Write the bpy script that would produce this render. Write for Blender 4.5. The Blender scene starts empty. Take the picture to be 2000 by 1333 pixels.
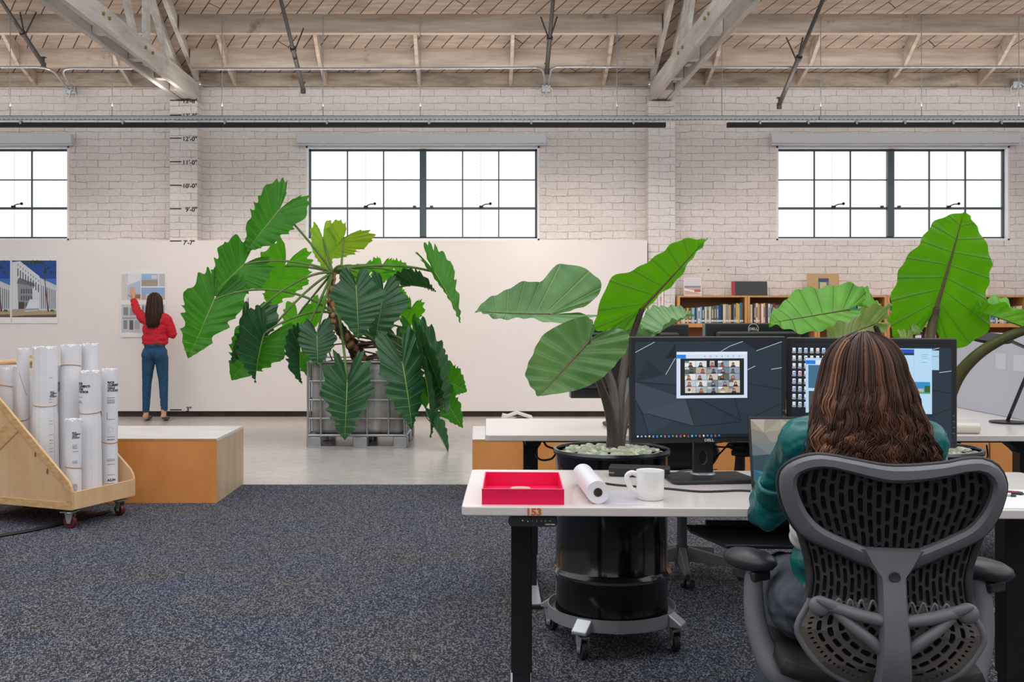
import bpy, bmesh, math, random
from mathutils import Vector, Matrix, Euler, noise
random.seed(7)
PI = math.pi
sc = bpy.context.scene
COL = sc.collection

# ---------------------------------------------------------------- camera
# the photo is a frontal view with lens shift: eye height 1.35 m, focal length 2050 px of a 2000 px wide frame
F, CX, CY, EH = 2050.0, 935.0, 613.0, 1.35
cam_d = bpy.data.cameras.new('camera'); cam = bpy.data.objects.new('camera', cam_d); COL.objects.link(cam)
cam.location = (0, 0, EH); cam.rotation_euler = (PI/2, 0, 0)
cam_d.sensor_width = 36.0; cam_d.lens = 36.0*F/2000.0
cam_d.shift_x = (1000.0-CX)/2000.0; cam_d.shift_y = -(666.5-CY)/2000.0
cam_d.clip_start = 0.05; cam_d.clip_end = 200
sc.camera = cam
def at(px, py, Y):
    return Vector(((px-CX)*Y/F, Y, EH-(py-CY)*Y/F))

# ---------------------------------------------------------------- world, lights, exposure
w = bpy.data.worlds.new('world'); sc.world = w; w.use_nodes = True
bg = w.node_tree.nodes['Background']; bg.inputs[0].default_value = (0.965, 0.97, 0.985, 1); bg.inputs[1].default_value = 1.5
sc.view_settings.view_transform = 'Standard'; sc.view_settings.look = 'None'
sc.view_settings.exposure = 0.0; sc.view_settings.gamma = 1.0; sc.view_settings.use_curve_mapping = False
def area(name, loc, target, size, sizey, power, col):
    d = bpy.data.lights.new(name, 'AREA'); d.shape = 'RECTANGLE'; d.size = size; d.size_y = sizey; d.energy = power; d.color = col
    o = bpy.data.objects.new(name, d); COL.objects.link(o); o.location = loc
    o.rotation_euler = (Vector(target)-Vector(loc)).to_track_quat('-Z', 'Y').to_euler(); return o
def spot(name, loc, target, power, col, ang=70, blend=1.0, rad=0.08):
    d = bpy.data.lights.new(name, 'SPOT'); d.energy = power; d.color = col; d.spot_size = math.radians(ang); d.spot_blend = blend; d.shadow_soft_size = rad
    o = bpy.data.objects.new(name, d); COL.objects.link(o); o.location = loc
    o.rotation_euler = (Vector(target)-Vector(loc)).to_track_quat('-Z', 'Y').to_euler(); return o
area('skylight_glow', (1.0, 6.5, 6.2), (0.6, 6.9, 0), 7, 3, 70, (0.97, 0.985, 1.0))
WARM = (1.0, 0.85, 0.71)
for sx_ in (-6.2, -0.8, 5.6):      # added upward fill, brightens the purlin undersides and deck
    area('added_upfill', (sx_, 12.9, 3.90), (sx_, 13.1, 5.2), 5.0, 0.05, 22, (1.0, 0.93, 0.87))
for sx_, pw in ((-4.6, 22), (-2.2, 30), (-0.4, 38), (1.2, 40), (3.6, 34), (6.0, 34)):
    spot('track_spot_glow', (sx_, 12.2, 3.72), (sx_+0.1, 13.8, 1.3), pw*1.7, WARM, 105)
for sx_ in (-3.6, -1.6, 0.9):
    spot('low_wash_glow', (sx_, 12.3, 4.2), (sx_, 13.6, 0.0), 60, WARM, 60)

# ---------------------------------------------------------------- materials
def lin(c):
    if isinstance(c, str):
        c = tuple(int(c[i:i+2], 16) for i in (0, 2, 4))
    r = []
    for v in c:
        v = v/255.0
        r.append(v/12.92 if v <= 0.04045 else ((v+0.055)/1.055)**2.4)
    return tuple(r)
class NT:
    def __init__(s, name):
        s.m = bpy.data.materials.new(name); s.m.use_nodes = True; s.t = s.m.node_tree
        s.b = s.t.nodes['Principled BSDF']; s.out = s.t.nodes['Material Output']
    def n(s, typ, **kw):
        x = s.t.nodes.new(typ)
        for k, v in kw.items():
            if k.startswith('i_'):
                k2 = k[2:]; k2 = int(k2) if k2.isdigit() else k2.replace('_', ' ')
                x.inputs[k2].default_value = v
            else: setattr(x, k, v)
        return x
    def l(s, a, b): s.t.links.new(a, b)
    def coords(s, scale=(1, 1, 1), rot=(0, 0, 0), kind='Object'):
        tc = s.n('ShaderNodeTexCoord'); mp = s.n('ShaderNodeMapping')
        mp.inputs['Scale'].default_value = scale; mp.inputs['Rotation'].default_value = rot
        s.l(tc.outputs[kind], mp.inputs[0]); return mp.outputs[0]
    def noise(s, vec, scale, detail=4, rough=0.6):
        x = s.n('ShaderNodeTexNoise'); x.inputs['Scale'].default_value = scale; x.inputs['Detail'].default_value = detail; x.inputs['Roughness'].default_value = rough
        if vec is not None: s.l(vec, x.inputs['Vector'])
        return x
    def ramp(s, fac, stops):
        x = s.n('ShaderNodeValToRGB'); e = x.color_ramp.elements
        while len(e) < len(stops): e.new(0.5)
        for el, (p, c) in zip(e, stops): el.position = p; el.color = (*c, 1)
        s.l(fac, x.inputs[0]); return x.outputs[0]
    def mix(s, fac, a, b, mode='MIX'):
        x = s.n('ShaderNodeMix', data_type='RGBA', blend_type=mode)
        for i, v in ((0, fac), (6, a), (7, b)):
            if isinstance(v, (int, float)): x.inputs[i].default_value = v
            elif isinstance(v, tuple): x.inputs[i].default_value = (*v, 1) if len(v) == 3 else v
            else: s.l(v, x.inputs[i])
        return x.outputs[2]
    def bump(s, h, strength=0.3, dist=0.01):
        x = s.n('ShaderNodeBump'); x.inputs['Strength'].default_value = strength; x.inputs['Distance'].default_value = dist
        s.l(h, x.inputs['Height']); s.l(x.outputs[0], s.b.inputs['Normal']); return x
_mc = {}
def P(name, col, rough=0.5, metal=0.0, var=0.0, vscale=8.0, bump=0.0, coat=0.0, trans=0.0, emis=0.0, spec=0.5, sheen=0.0, alpha=1.0):
    """plain surface with a little procedural colour variation and relief"""
    if name in _mc: return _mc[name]
    k = NT(name); c = lin(col); b = k.b
    b.inputs['Roughness'].default_value = rough; b.inputs['Metallic'].default_value = metal
    b.inputs['Coat Weight'].default_value = coat; b.inputs['Specular IOR Level'].default_value = spec
    b.inputs['Base Color'].default_value = (*c, 1)
    if sheen: b.inputs['Sheen Weight'].default_value = sheen
    if alpha < 1: b.inputs['Alpha'].default_value = alpha
    if trans: b.inputs['Transmission Weight'].default_value = trans
    if emis: b.inputs['Emission Color'].default_value = (*c, 1); b.inputs['Emission Strength'].default_value = emis
    if var or bump:
        v = k.coords(); n = k.noise(v, vscale)
        if var:
            k.l(k.ramp(n.outputs[0], [(0.3, tuple(x*(1-var) for x in c)), (0.7, tuple(min(1, x*(1+var)) for x in c))]), b.inputs['Base Color'])
        if bump: k.bump(n.outputs[0], bump, 0.004)
    _mc[name] = k.m; return k.m
def E(name, col, s=1.0):
    if name in _mc: return _mc[name]
    k = NT(name); k.b.inputs['Base Color'].default_value = (0.01, 0.01, 0.01, 1); k.b.inputs['Roughness'].default_value = 0.35
    k.b.inputs['Emission Color'].default_value = (*lin(col), 1); k.b.inputs['Emission Strength'].default_value = s
    _mc[name] = k.m; return k.m
def wood(name, c1, c2, scale=(1, 1, 1), rough=0.5, fig=6.0, coat=0.0):
    if name in _mc: return _mc[name]
    k = NT(name); v = k.coords(scale); n = k.noise(v, fig, 5, 0.55)
    col = k.ramp(n.outputs[0], [(0.3, lin(c1)), (0.7, lin(c2))]); k.l(col, k.b.inputs['Base Color'])
    k.b.inputs['Roughness'].default_value = rough; k.b.inputs['Coat Weight'].default_value = coat
    k.bump(n.outputs[0], 0.08, 0.002); _mc[name] = k.m; return k.m

def m_brick():
    k = NT('painted_brick'); tc = k.n('ShaderNodeTexCoord'); sx = k.n('ShaderNodeSeparateXYZ'); k.l(tc.outputs['Object'], sx.inputs[0])
    ad = k.n('ShaderNodeMath', operation='ADD'); k.l(sx.outputs[0], ad.inputs[0]); k.l(sx.outputs[1], ad.inputs[1])
    cb = k.n('ShaderNodeCombineXYZ'); k.l(ad.outputs[0], cb.inputs[0]); k.l(sx.outputs[2], cb.inputs[1])
    nz = k.noise(cb.outputs[0], 4.0, 4, 0.65); nz2 = k.noise(cb.outputs[0], 26.0, 3, 0.6)
    dis = k.n('ShaderNodeVectorMath', operation='SCALE'); k.l(nz.outputs['Color'], dis.inputs[0]); dis.inputs['Scale'].default_value = 0.06
    va = k.n('ShaderNodeVectorMath', operation='ADD'); k.l(cb.outputs[0], va.inputs[0]); k.l(dis.outputs[0], va.inputs[1])
    br = k.n('ShaderNodeTexBrick'); k.l(va.outputs[0], br.inputs['Vector']); br.offset = 0.5
    for a, v_ in (('Scale', 1.0), ('Mortar Size', 0.0055), ('Mortar Smooth', 0.6), ('Bias', 0.0), ('Brick Width', 0.30), ('Row Height', 0.0955)): br.inputs[a].default_value = v_
    br.inputs['Color1'].default_value = (*lin('f0ebe9'), 1); br.inputs['Color2'].default_value = (*lin('e4dedb'), 1); br.inputs['Mortar'].default_value = (*lin('cfc8c4'), 1)
    big = k.noise(cb.outputs[0], 0.9, 5, 0.6)
    c = k.mix(0.5, br.outputs[0], k.ramp(nz2.outputs[0], [(0.35, lin('dcd6d3')), (0.65, lin('f4f0ee'))]))
    c = k.mix(0.35, c, k.ramp(big.outputs[0], [(0.35, lin('d6cec9')), (0.65, lin('fbf8f7'))]), 'MULTIPLY')
    mpt = k.n('ShaderNodeMath', operation='MULTIPLY'); k.l(br.outputs['Fac'], mpt.inputs[0]); mm = k.ramp(nz.outputs[0], [(0.42, (0.0,)*3), (0.66, (0.9,)*3)]); k.l(mm, mpt.inputs[1])
    c = k.mix(mpt.outputs[0], c, lin('a0978f'))
    sp = k.noise(cb.outputs[0], 11.0, 2, 0.5); spm = k.ramp(sp.outputs[0], [(0.77, (0,)*3), (0.80, (1,)*3)])
    c = k.mix(spm, c, lin('8f5c48'))
    k.l(c, k.b.inputs['Base Color']); k.b.inputs['Roughness'].default_value = 0.75
    iv = k.n('ShaderNodeMath', operation='SUBTRACT'); iv.inputs[0].default_value = 1.0; k.l(br.outputs['Fac'], iv.inputs[1])
    a2 = k.n('ShaderNodeMath', operation='MULTIPLY_ADD'); k.l(nz2.outputs[0], a2.inputs[0]); a2.inputs[1].default_value = 0.45; k.l(iv.outputs[0], a2.inputs[2])
    k.bump(a2.outputs[0], 0.6, 0.012); return k.m
def m_oldwood(name, c1, c2, c3, scale, dark=0.7):
    k = NT(name); v = k.coords(scale); n = k.noise(v, 3.0, 6, 0.65); v2 = k.coords(); n2 = k.noise(v2, 2.3, 5, 0.7)
    c = k.ramp(n.outputs[0], [(0.3, lin(c1)), (0.55, lin(c2)), (0.75, lin(c3))])
    c = k.mix(k.ramp(n2.outputs[0], [(0.60, (0,)*3), (0.72, (dark,)*3)]), c, lin('6b5f56'))
    k.l(c, k.b.inputs['Base Color']); k.b.inputs['Roughness'].default_value = 0.8; k.bump(n.outputs[0], 0.25, 0.004); return k.m
def m_deck():
    k = NT('diagonal_deck_boards'); v = k.coords((1, 1, 1), (0, 0, math.radians(52)))
    br = k.n('ShaderNodeTexBrick'); k.l(v, br.inputs['Vector']); br.offset = 0.37
    for a, v_ in (('Scale', 1.0), ('Mortar Size', 0.006), ('Mortar Smooth', 0.1), ('Brick Width', 5.1), ('Row Height', 0.155)): br.inputs[a].default_value = v_
    br.inputs['Color1'].default_value = (*lin('b8a595'), 1); br.inputs['Color2'].default_value = (*lin('9d8a7b'), 1); br.inputs['Mortar'].default_value = (*lin('3a302a'), 1)
    v3 = k.coords((1, 9, 1), (0, 0, math.radians(52))); n = k.noise(v3, 2.4, 5, 0.7)
    c = k.mix(0.55, br.outputs[0], k.ramp(n.outputs[0], [(0.3, lin('74655a')), (0.62, lin('c4b2a4'))]))
    c = k.mix(br.outputs['Fac'], c, lin('3a302a')); k.l(c, k.b.inputs['Base Color']); k.b.inputs['Roughness'].default_value = 0.85
    k.bump(n.outputs[0], 0.2, 0.004); return k.m
def m_carpet():
    k = NT('flecked_carpet')
    def wave(rot):
        wv = k.n('ShaderNodeTexWave', wave_type='BANDS', bands_direction='X'); k.l(k.coords((1, 1, 1), (0, 0, math.radians(rot))), wv.inputs['Vector'])
        wv.inputs['Scale'].default_value = 52.0; wv.inputs['Distortion'].default_value = 1.6; wv.inputs['Detail'].default_value = 1.0; wv.inputs['Detail Scale'].default_value = 6.0; return wv.outputs[0]
    ck = k.n('ShaderNodeTexChecker'); ck.inputs['Scale'].default_value = 2.0; k.l(k.coords((1, 1, 0.001)), ck.inputs['Vector']); ck.inputs[1].default_value = (0, 0, 0, 1); ck.inputs[2].default_value = (1, 1, 1, 1)
    wm = k.mix(ck.outputs['Fac'], wave(-24), wave(20))
    vo = k.n('ShaderNodeTexVoronoi'); vo.inputs['Scale'].default_value = 195; k.l(k.coords((1.0, 0.55, 1)), vo.inputs['Vector'])
    sp = k.n('ShaderNodeSeparateColor'); k.l(vo.outputs['Color'], sp.inputs[0])
    fleck = k.ramp(sp.outputs[0], [(0.0, lin('1b1d25')), (0.45, lin('3c3f49')), (0.66, lin('6c6f78')), (0.9, lin('a8a8a9'))])
    c = k.mix(0.72, fleck, k.ramp(wm, [(0.2, lin('3c3e48')), (0.85, lin('ffffff'))]), 'MULTIPLY')
    big = k.noise(k.coords((1, 1, 1)), 1.6, 4, 0.6); c = k.mix(0.22, c, k.ramp(big.outputs[0], [(0.38, lin('3a4066')), (0.62, lin('4e4c46'))]))
    k.l(c, k.b.inputs['Base Color']); k.b.inputs['Roughness'].default_value = 0.95; k.b.inputs['Specular IOR Level'].default_value = 0.15
    k.bump(sp.outputs[0], 0.5, 0.004); return k.m
def m_concrete():
    k = NT('sealed_concrete'); v = k.coords(); n = k.noise(v, 1.1, 6, 0.6); n2 = k.noise(v, 9, 5, 0.7)
    c = k.ramp(n.outputs[0], [(0.3, lin('bdb5b0')), (0.7, lin('d2ccc8'))])
    c = k.mix(0.3, c, k.ramp(n2.outputs[0], [(0.3, lin('a59c95')), (0.7, lin('dcd7d3'))]))
    sp = k.noise(v, 13.0, 2, 0.5); c = k.mix(k.ramp(sp.outputs[0], [(0.74, (0,)*3), (0.77, (0.8,)*3)]), c, lin('6d635b'))
    k.l(c, k.b.inputs['Base Color']); k.b.inputs['Roughness'].default_value = 0.24
    k.bump(n2.outputs[0], 0.03, 0.004); return k.m
BRICK = m_brick(); DECK = m_deck(); CARPET = m_carpet(); CONC = m_concrete()
BEAM = m_oldwood('whitewashed_beam', 'a09083', 'bfb0a2', 'd8cbbf', (0.35, 3, 3))
TRUSS = m_oldwood('whitewashed_truss', 'b3aba4', 'd0cac4', 'e4e0dc', (3, 0.35, 3), 0.35)
LEDGE = m_oldwood('stained_ledger', '7d7066', 'b8aa9c', 'd6cabf', (0.6, 3, 3), 1.0)
WHITE_PANEL = P('white_wall_panel', 'f1eae8', 0.6, var=0.015, vscale=2)
WHITE = P('white_paint', 'e9e9ea', 0.5, var=0.02)
STEEL_WIN = P('dark_window_steel', '4c5a60', 0.5, 0.3, var=0.1, vscale=30)
GALV = P('galvanised_steel', 'aeb1b4', 0.35, 0.8, var=0.08, vscale=20)
BLACK = P('black_metal', '1b1c1f', 0.4, 0.2, var=0.1, vscale=30)
BLACKP = P('black_plastic', '232427', 0.45, 0, var=0.08, vscale=30)
GLOSSB = P('gloss_black_drum', '07080b', 0.16, 0.0, coat=0.25, var=0.1, vscale=5)
PIPE = P('dark_pipe', '4a4644', 0.5, 0.4, var=0.15, vscale=20)
DESKW = P('white_laminate', 'dcd4cf', 0.2, var=0.01, vscale=3)
PLY = wood('birch_ply', 'd2a77c', 'e4bf95', (2, 2, 0.6), 0.45, 4)
PLYEDGE = wood('birch_ply_edge', 'c4955f', 'e0b988', (3, 3, 8), 0.5, 6)
MDF = wood('orange_board', 'd68c4a', 'e69e5c', (1.5, 1.5, 1.0), 0.4, 3)
PLYTOP = wood('pale_ply_top', 'd8d2ce', 'e8e4e1', (1, 3, 1), 0.4, 3)
OAK = wood('honey_shelf_wood', 'c98d4c', 'dba565', (2, 2, 0.5), 0.4, 5)
CHROME = P('chrome', 'd5d7da', 0.15, 1.0)
SILVER = P('silver_plastic', 'aab0b8', 0.35, 0.6)
GREYM = P('light_grey_metal', 'b9bcc0', 0.35, 0.7, var=0.05)
PAPERM = P('plan_paper', 'e6e5e9', 0.7, var=0.02, vscale=14, bump=0.1)

# ---------------------------------------------------------------- mesh builder
class MB:
    def __init__(s): s.bm = bmesh.new(); s.mi = 0
    def _tag(s, faces):
        for f in faces: f.material_index = s.mi
    def box(s, lo, hi, rz=0, M=None):
        lo = Vector(lo); hi = Vector(hi); c = (lo+hi)/2; d = hi-lo
        m = Matrix.Translation(c) @ Matrix.Rotation(rz, 4, 'Z') @ Matrix.Diagonal((*d, 1))
        if M is not None: m = M @ m
        r = bmesh.ops.create_cube(s.bm, size=1, matrix=m); s._tag({f for v in r['verts'] for f in v.link_faces}); return s
    def bar(s, p0, p1, w_, h_, up=(0, 0, 1)):
        """rectangular bar between two points"""
        p0 = Vector(p0); p1 = Vector(p1); z = (p1-p0); L = z.length; z.normalize(); u = Vector(up)
        x = u.cross(z)
        if x.length < 1e-4: x = Vector((1, 0, 0))
        x.normalize(); y = z.cross(x)
        m = Matrix((x, y, z)).transposed().to_4x4(); m.translation = (p0+p1)/2
        r = bmesh.ops.create_cube(s.bm, size=1, matrix=m @ Matrix.Diagonal((w_, h_, L, 1))); s._tag({f for v in r['verts'] for f in v.link_faces}); return s
    def tube(s, pts, r, seg=10, caps=True, sq=None):
        pts = [Vector(p) for p in pts]; n = len(pts); rr = r if isinstance(r, (list, tuple)) else [r]*n
        prev = None; rings = []
        for i, p in enumerate(pts):
            t = (pts[min(i+1, n-1)]-pts[max(i-1, 0)]).normalized()
            if prev is None:
                a = Vector((0, 0, 1)) if abs(t.z) < 0.9 else Vector((1, 0, 0)); x = a.cross(t).normalized()
            else: x = (prev - t*prev.dot(t)).normalized()
            prev = x; y = t.cross(x)
            k = sq or 1.0
            rings.append([s.bm.verts.new(p+(x*math.cos(2*PI*j/seg)+y*k*math.sin(2*PI*j/seg))*rr[i]) for j in range(seg)])
        fs = []
        for a, b in zip(rings, rings[1:]):
            for j in range(seg): fs.append(s.bm.faces.new((a[j], a[(j+1) % seg], b[(j+1) % seg], b[j])))
        if caps: fs.append(s.bm.faces.new(rings[0][::-1])); fs.append(s.bm.faces.new(rings[-1]))
        s._tag(fs); return s
    def lathe(s, prof, c=(0, 0, 0), seg=40, M=None):
        c = Vector(c); rings = []; fs = []
        for r, z in prof:
            ring = []
            for j in range(seg):
                p = Vector((r*math.cos(2*PI*j/seg), r*math.sin(2*PI*j/seg), z))+c
                ring.append(s.bm.verts.new(M @ p if M is not None else p))
            rings.append(ring)
        for a, b in zip(rings, rings[1:]):
            for j in range(seg): fs.append(s.bm.faces.new((a[j], a[(j+1) % seg], b[(j+1) % seg], b[j])))
        if prof[0][0] > 1e-5: fs.append(s.bm.faces.new(rings[0][::-1]))
        if prof[-1][0] > 1e-5: fs.append(s.bm.faces.new(rings[-1]))
        s._tag(fs); return s
    def ell(s, c, r, sub=3, M=None):
        m = Matrix.Translation(Vector(c)) @ (M if M is not None else Matrix()) @ Matrix.Diagonal((*r, 1))
        q = bmesh.ops.create_icosphere(s.bm, subdivisions=sub, radius=1, matrix=m); s._tag({f for v in q['verts'] for f in v.link_faces}); return s
    def cyl(s, p0, p1, r0, r1=None, seg=20):
        return s.tube([p0, p1], [r0, r0 if r1 is None else r1], seg)
    def prism(s, pts, off):
        """polygon pts extruded by the vector off"""
        off = Vector(off); a = [s.bm.verts.new(Vector(p)) for p in pts]; b = [s.bm.verts.new(Vector(p)+off) for p in pts]; n = len(pts)
        fs = [s.bm.faces.new(a[::-1]), s.bm.faces.new(b)]
        for i in range(n): fs.append(s.bm.faces.new((a[i], a[(i+1) % n], b[(i+1) % n], b[i])))
        s._tag(fs); return s
    def poly(s, pts):
        s._tag([s.bm.faces.new([s.bm.verts.new(Vector(p)) for p in pts])]); return s
    def grid(s, fn, nu, nv):
        vs = [[s.bm.verts.new(fn(i/nu, j/nv)) for j in range(nv+1)] for i in range(nu+1)]; fs = []
        for i in range(nu):
            for j in range(nv): fs.append(s.bm.faces.new((vs[i][j], vs[i+1][j], vs[i+1][j+1], vs[i][j+1])))
        s._tag(fs); return s
    def build(s, name, mats, parent=None, smooth=None, bevel=0, bseg=2, mods=None, M=None, recalc=True):
        if recalc: bmesh.ops.recalc_face_normals(s.bm, faces=s.bm.faces)
        me = bpy.data.meshes.new(name); s.bm.to_mesh(me); s.bm.free()
        for m in (mats if isinstance(mats, (list, tuple)) else [mats]): me.materials.append(m)
        o = bpy.data.objects.new(name, me); COL.objects.link(o)
        if M is not None: me.transform(M)
        if parent is not None: o.parent = parent
        if smooth is not None:
            me.polygons.foreach_set('use_smooth', [True]*len(me.polygons))
            if smooth < 179:
                try: me.set_sharp_from_angle(angle=math.radians(smooth))
                except Exception: pass
        if bevel:
            b = o.modifiers.new('b', 'BEVEL'); b.width = bevel; b.segments = bseg; b.limit_method = 'ANGLE'; b.angle_limit = math.radians(40)
        return o
def T(o, label=None, cat=None, group=None, kind=None):
    if label: o['label'] = label
    if cat: o['category'] = cat
    if group: o['group'] = group
    if kind: o['kind'] = kind
    return o
def empty(name, loc=(0, 0, 0), rz=0):
    o = bpy.data.objects.new(name, None); COL.objects.link(o); o.location = loc; o.rotation_euler = (0, 0, rz); o.empty_display_size = 0.1; return o
def S(o, label=None): o['kind'] = 'structure'; (label and o.__setitem__('label', label)); return o
def copy_tree(o, parent=None):
    c = o.copy(); COL.objects.link(c); c.parent = parent
    for ch in list(o.children): copy_tree(ch, c)
    return c
FONT = bpy.data.fonts[0] if len(bpy.data.fonts) else None
def text_bm(txt, size, bold=0.0, align='LEFT', wx=1.0, sp=1.0):
    """lettering as a list of (verts, faces) in the local xy plane"""
    cu = bpy.data.curves.new('lettering', 'FONT'); cu.body = txt; cu.size = size; cu.align_x = align; cu.offset = bold; cu.space_line = 0.9; cu.space_character = sp
    cu.resolution_u = 3; cu.extrude = 0.0
    o = bpy.data.objects.new('t', cu); COL.objects.link(o); dg = bpy.context.evaluated_depsgraph_get()
    me = bpy.data.meshes.new_from_object(o.evaluated_get(dg)); V = [(v.co.x*wx, v.co.y) for v in me.vertices]; Fc = [tuple(p.vertices) for p in me.polygons]
    bpy.data.objects.remove(o); bpy.data.curves.remove(cu); bpy.data.meshes.remove(me); return V, Fc
def add_text(mb, txt, size, mapf, bold=0.0, align='LEFT', wx=1.0, sp=1.0):
    V, Fc = text_bm(txt, size, bold, align, wx, sp); vs = [mb.bm.verts.new(mapf(x, y)) for x, y in V]; fs = []
    for f in Fc:
        try: fs.append(mb.bm.faces.new([vs[i] for i in f]))
        except ValueError: pass
    mb._tag(fs); return mb
def planemap(o, ux, uy, off=0.0):
    o = Vector(o); ux = Vector(ux).normalized(); uy = Vector(uy).normalized(); n = ux.cross(uy)
    return lambda x, y: o+ux*x+uy*y+n*off
def flat(name, items, mapf, parent, emis=None, rough=0.5, step=0.0003):
    """a flat print or screen image: items = [(polygon in uv metres, hex colour)], each laid on the one before"""
    mb = MB(); mats = []; idx = {}
    for i, (pts, c) in enumerate(items):
        if c not in idx:
            idx[c] = len(mats); mats.append(E('screen_'+c, c, emis) if emis else P('print_'+c, c, rough))
        mb.mi = idx[c]; q = [mapf(*p) for p in pts]
        n = (q[1]-q[0]).cross(q[-1]-q[0]); n = n.normalized() if n.length > 0 else Vector()
        mb.poly([p+n*step*(1+i*0.12) for p in q])
    return mb.build(name, mats, parent, recalc=False)
def rect(x0, y0, x1, y1): return [(x0, y0), (x1, y0), (x1, y1), (x0, y1)]
def bez(p0, p1, p2, p3, n=12):
    p0, p1, p2, p3 = map(Vector, (p0, p1, p2, p3)); r = []
    for i in range(n+1):
        t = i/n; u = 1-t; r.append(p0*u**3+p1*3*u*u*t+p2*3*u*t*t+p3*t**3)
    return r
def spline(pts, n=6):
    pts = [Vector(p) for p in pts]; r = []
    for i in range(len(pts)-1):
        a = pts[max(i-1, 0)]; b = pts[i]; c = pts[i+1]; d = pts[min(i+2, len(pts)-1)]
        for k in range(n):
            t = k/n; r.append(0.5*((2*b)+(c-a)*t+(2*a-5*b+4*c-d)*t*t+(3*b-a-3*c+d)*t**3))
    r.append(pts[-1]); return r
def organic(name, prims, mat, parent=None, voxel=0.012, smooth=6, M=None, wr=0.0, ws=14.0):
    """one continuous skin over tapered rounded limbs: prims = [(p0, r0, p1, r1)] or [(centre, (rx,ry,rz))]"""
    mb = MB()
    for q in prims:
        if len(q) == 2: mb.ell(q[0], q[1], 3)
        elif len(q) == 3: mb.ell(q[0], q[1], 3, q[2])
        else:
            p0, r0, p1, r1 = q; p0 = Vector(p0); p1 = Vector(p1); mb.ell(p0, (r0,)*3, 2); mb.ell(p1, (r1,)*3, 2); mb.cyl(p0, p1, r0, r1, 16)
    o = mb.build(name+'_raw', mat)
    m = o.modifiers.new('r', 'REMESH'); m.mode = 'VOXEL'; m.voxel_size = voxel
    m = o.modifiers.new('s', 'SMOOTH'); m.factor = 0.6; m.iterations = smooth
    dg = bpy.context.evaluated_depsgraph_get(); me = bpy.data.meshes.new_from_object(o.evaluated_get(dg)); me.name = name
    old = o.data; bpy.data.objects.remove(o); bpy.data.meshes.remove(old)
    if wr:
        for v in me.vertices:
            c = v.co; q = noise.noise(Vector((c.x*ws, c.y*ws, c.z*ws*1.8)))+.5*noise.noise(Vector((c.x*ws*2.3+5, c.y*ws*2.3, c.z*ws*3.5)))
            v.co = c+v.normal*(wr*(1-2*abs(q)))
    if M is not None: me.transform(M)
    me.polygons.foreach_set('use_smooth', [True]*len(me.polygons))
    r = bpy.data.objects.new(name, me); COL.objects.link(r)
    if parent is not None: r.parent = parent
    return r

# ================================================================ the room
YW, YP, YN = 14.07, 13.80, 13.70      # brick wall, pilaster faces, white panel face
XL, XR, ZT = -9.4, 9.6, 4.42
WIN = [(-8.63, -5.49), (-2.32, 0.817), (3.988, 7.12)]; WZ0, WZ1 = 2.33, 3.60
mb = MB(); xs = [XL]
for a, b in WIN: xs += [a, b]
xs.append(XR)
mb.box((XL, YW, 0), (XR, YW+0.3, WZ0)); mb.box((XL, YW, WZ1), (XR, YW+0.3, ZT))
for i in range(0, len(xs), 2): mb.box((xs[i], YW, WZ0), (xs[i+1], YW+0.3, WZ1))
S(mb.build('wall_back', BRICK))
for i, (a, b) in enumerate(((-4.064, -3.70), (2.228, 2.585))):
    S(MB().box((a, YP, 0), (b, YW+0.02, 4.15)).build('pillar' if i == 0 else 'pillar.001', BRICK, bevel=0.008), 'white painted brick pilaster carrying the roof truss')
S(MB().box((XL, YN, 0.075), (2.2, YW-0.012, 2.307)).build('wall_back_panel', WHITE_PANEL, bevel=0.003), 'long white pin-up wall in front of the brick')
S(MB().box((XL, YP-0.03, 0.0), (2.2, YW+0.01, 0.075)).build('gap_shade_strip', P('dark_gap', '4a3d35', 0.8, var=0.4, vscale=5), bevel=0.002))  # solid dark strip in the open gap below the panel, shade in its colour
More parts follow.
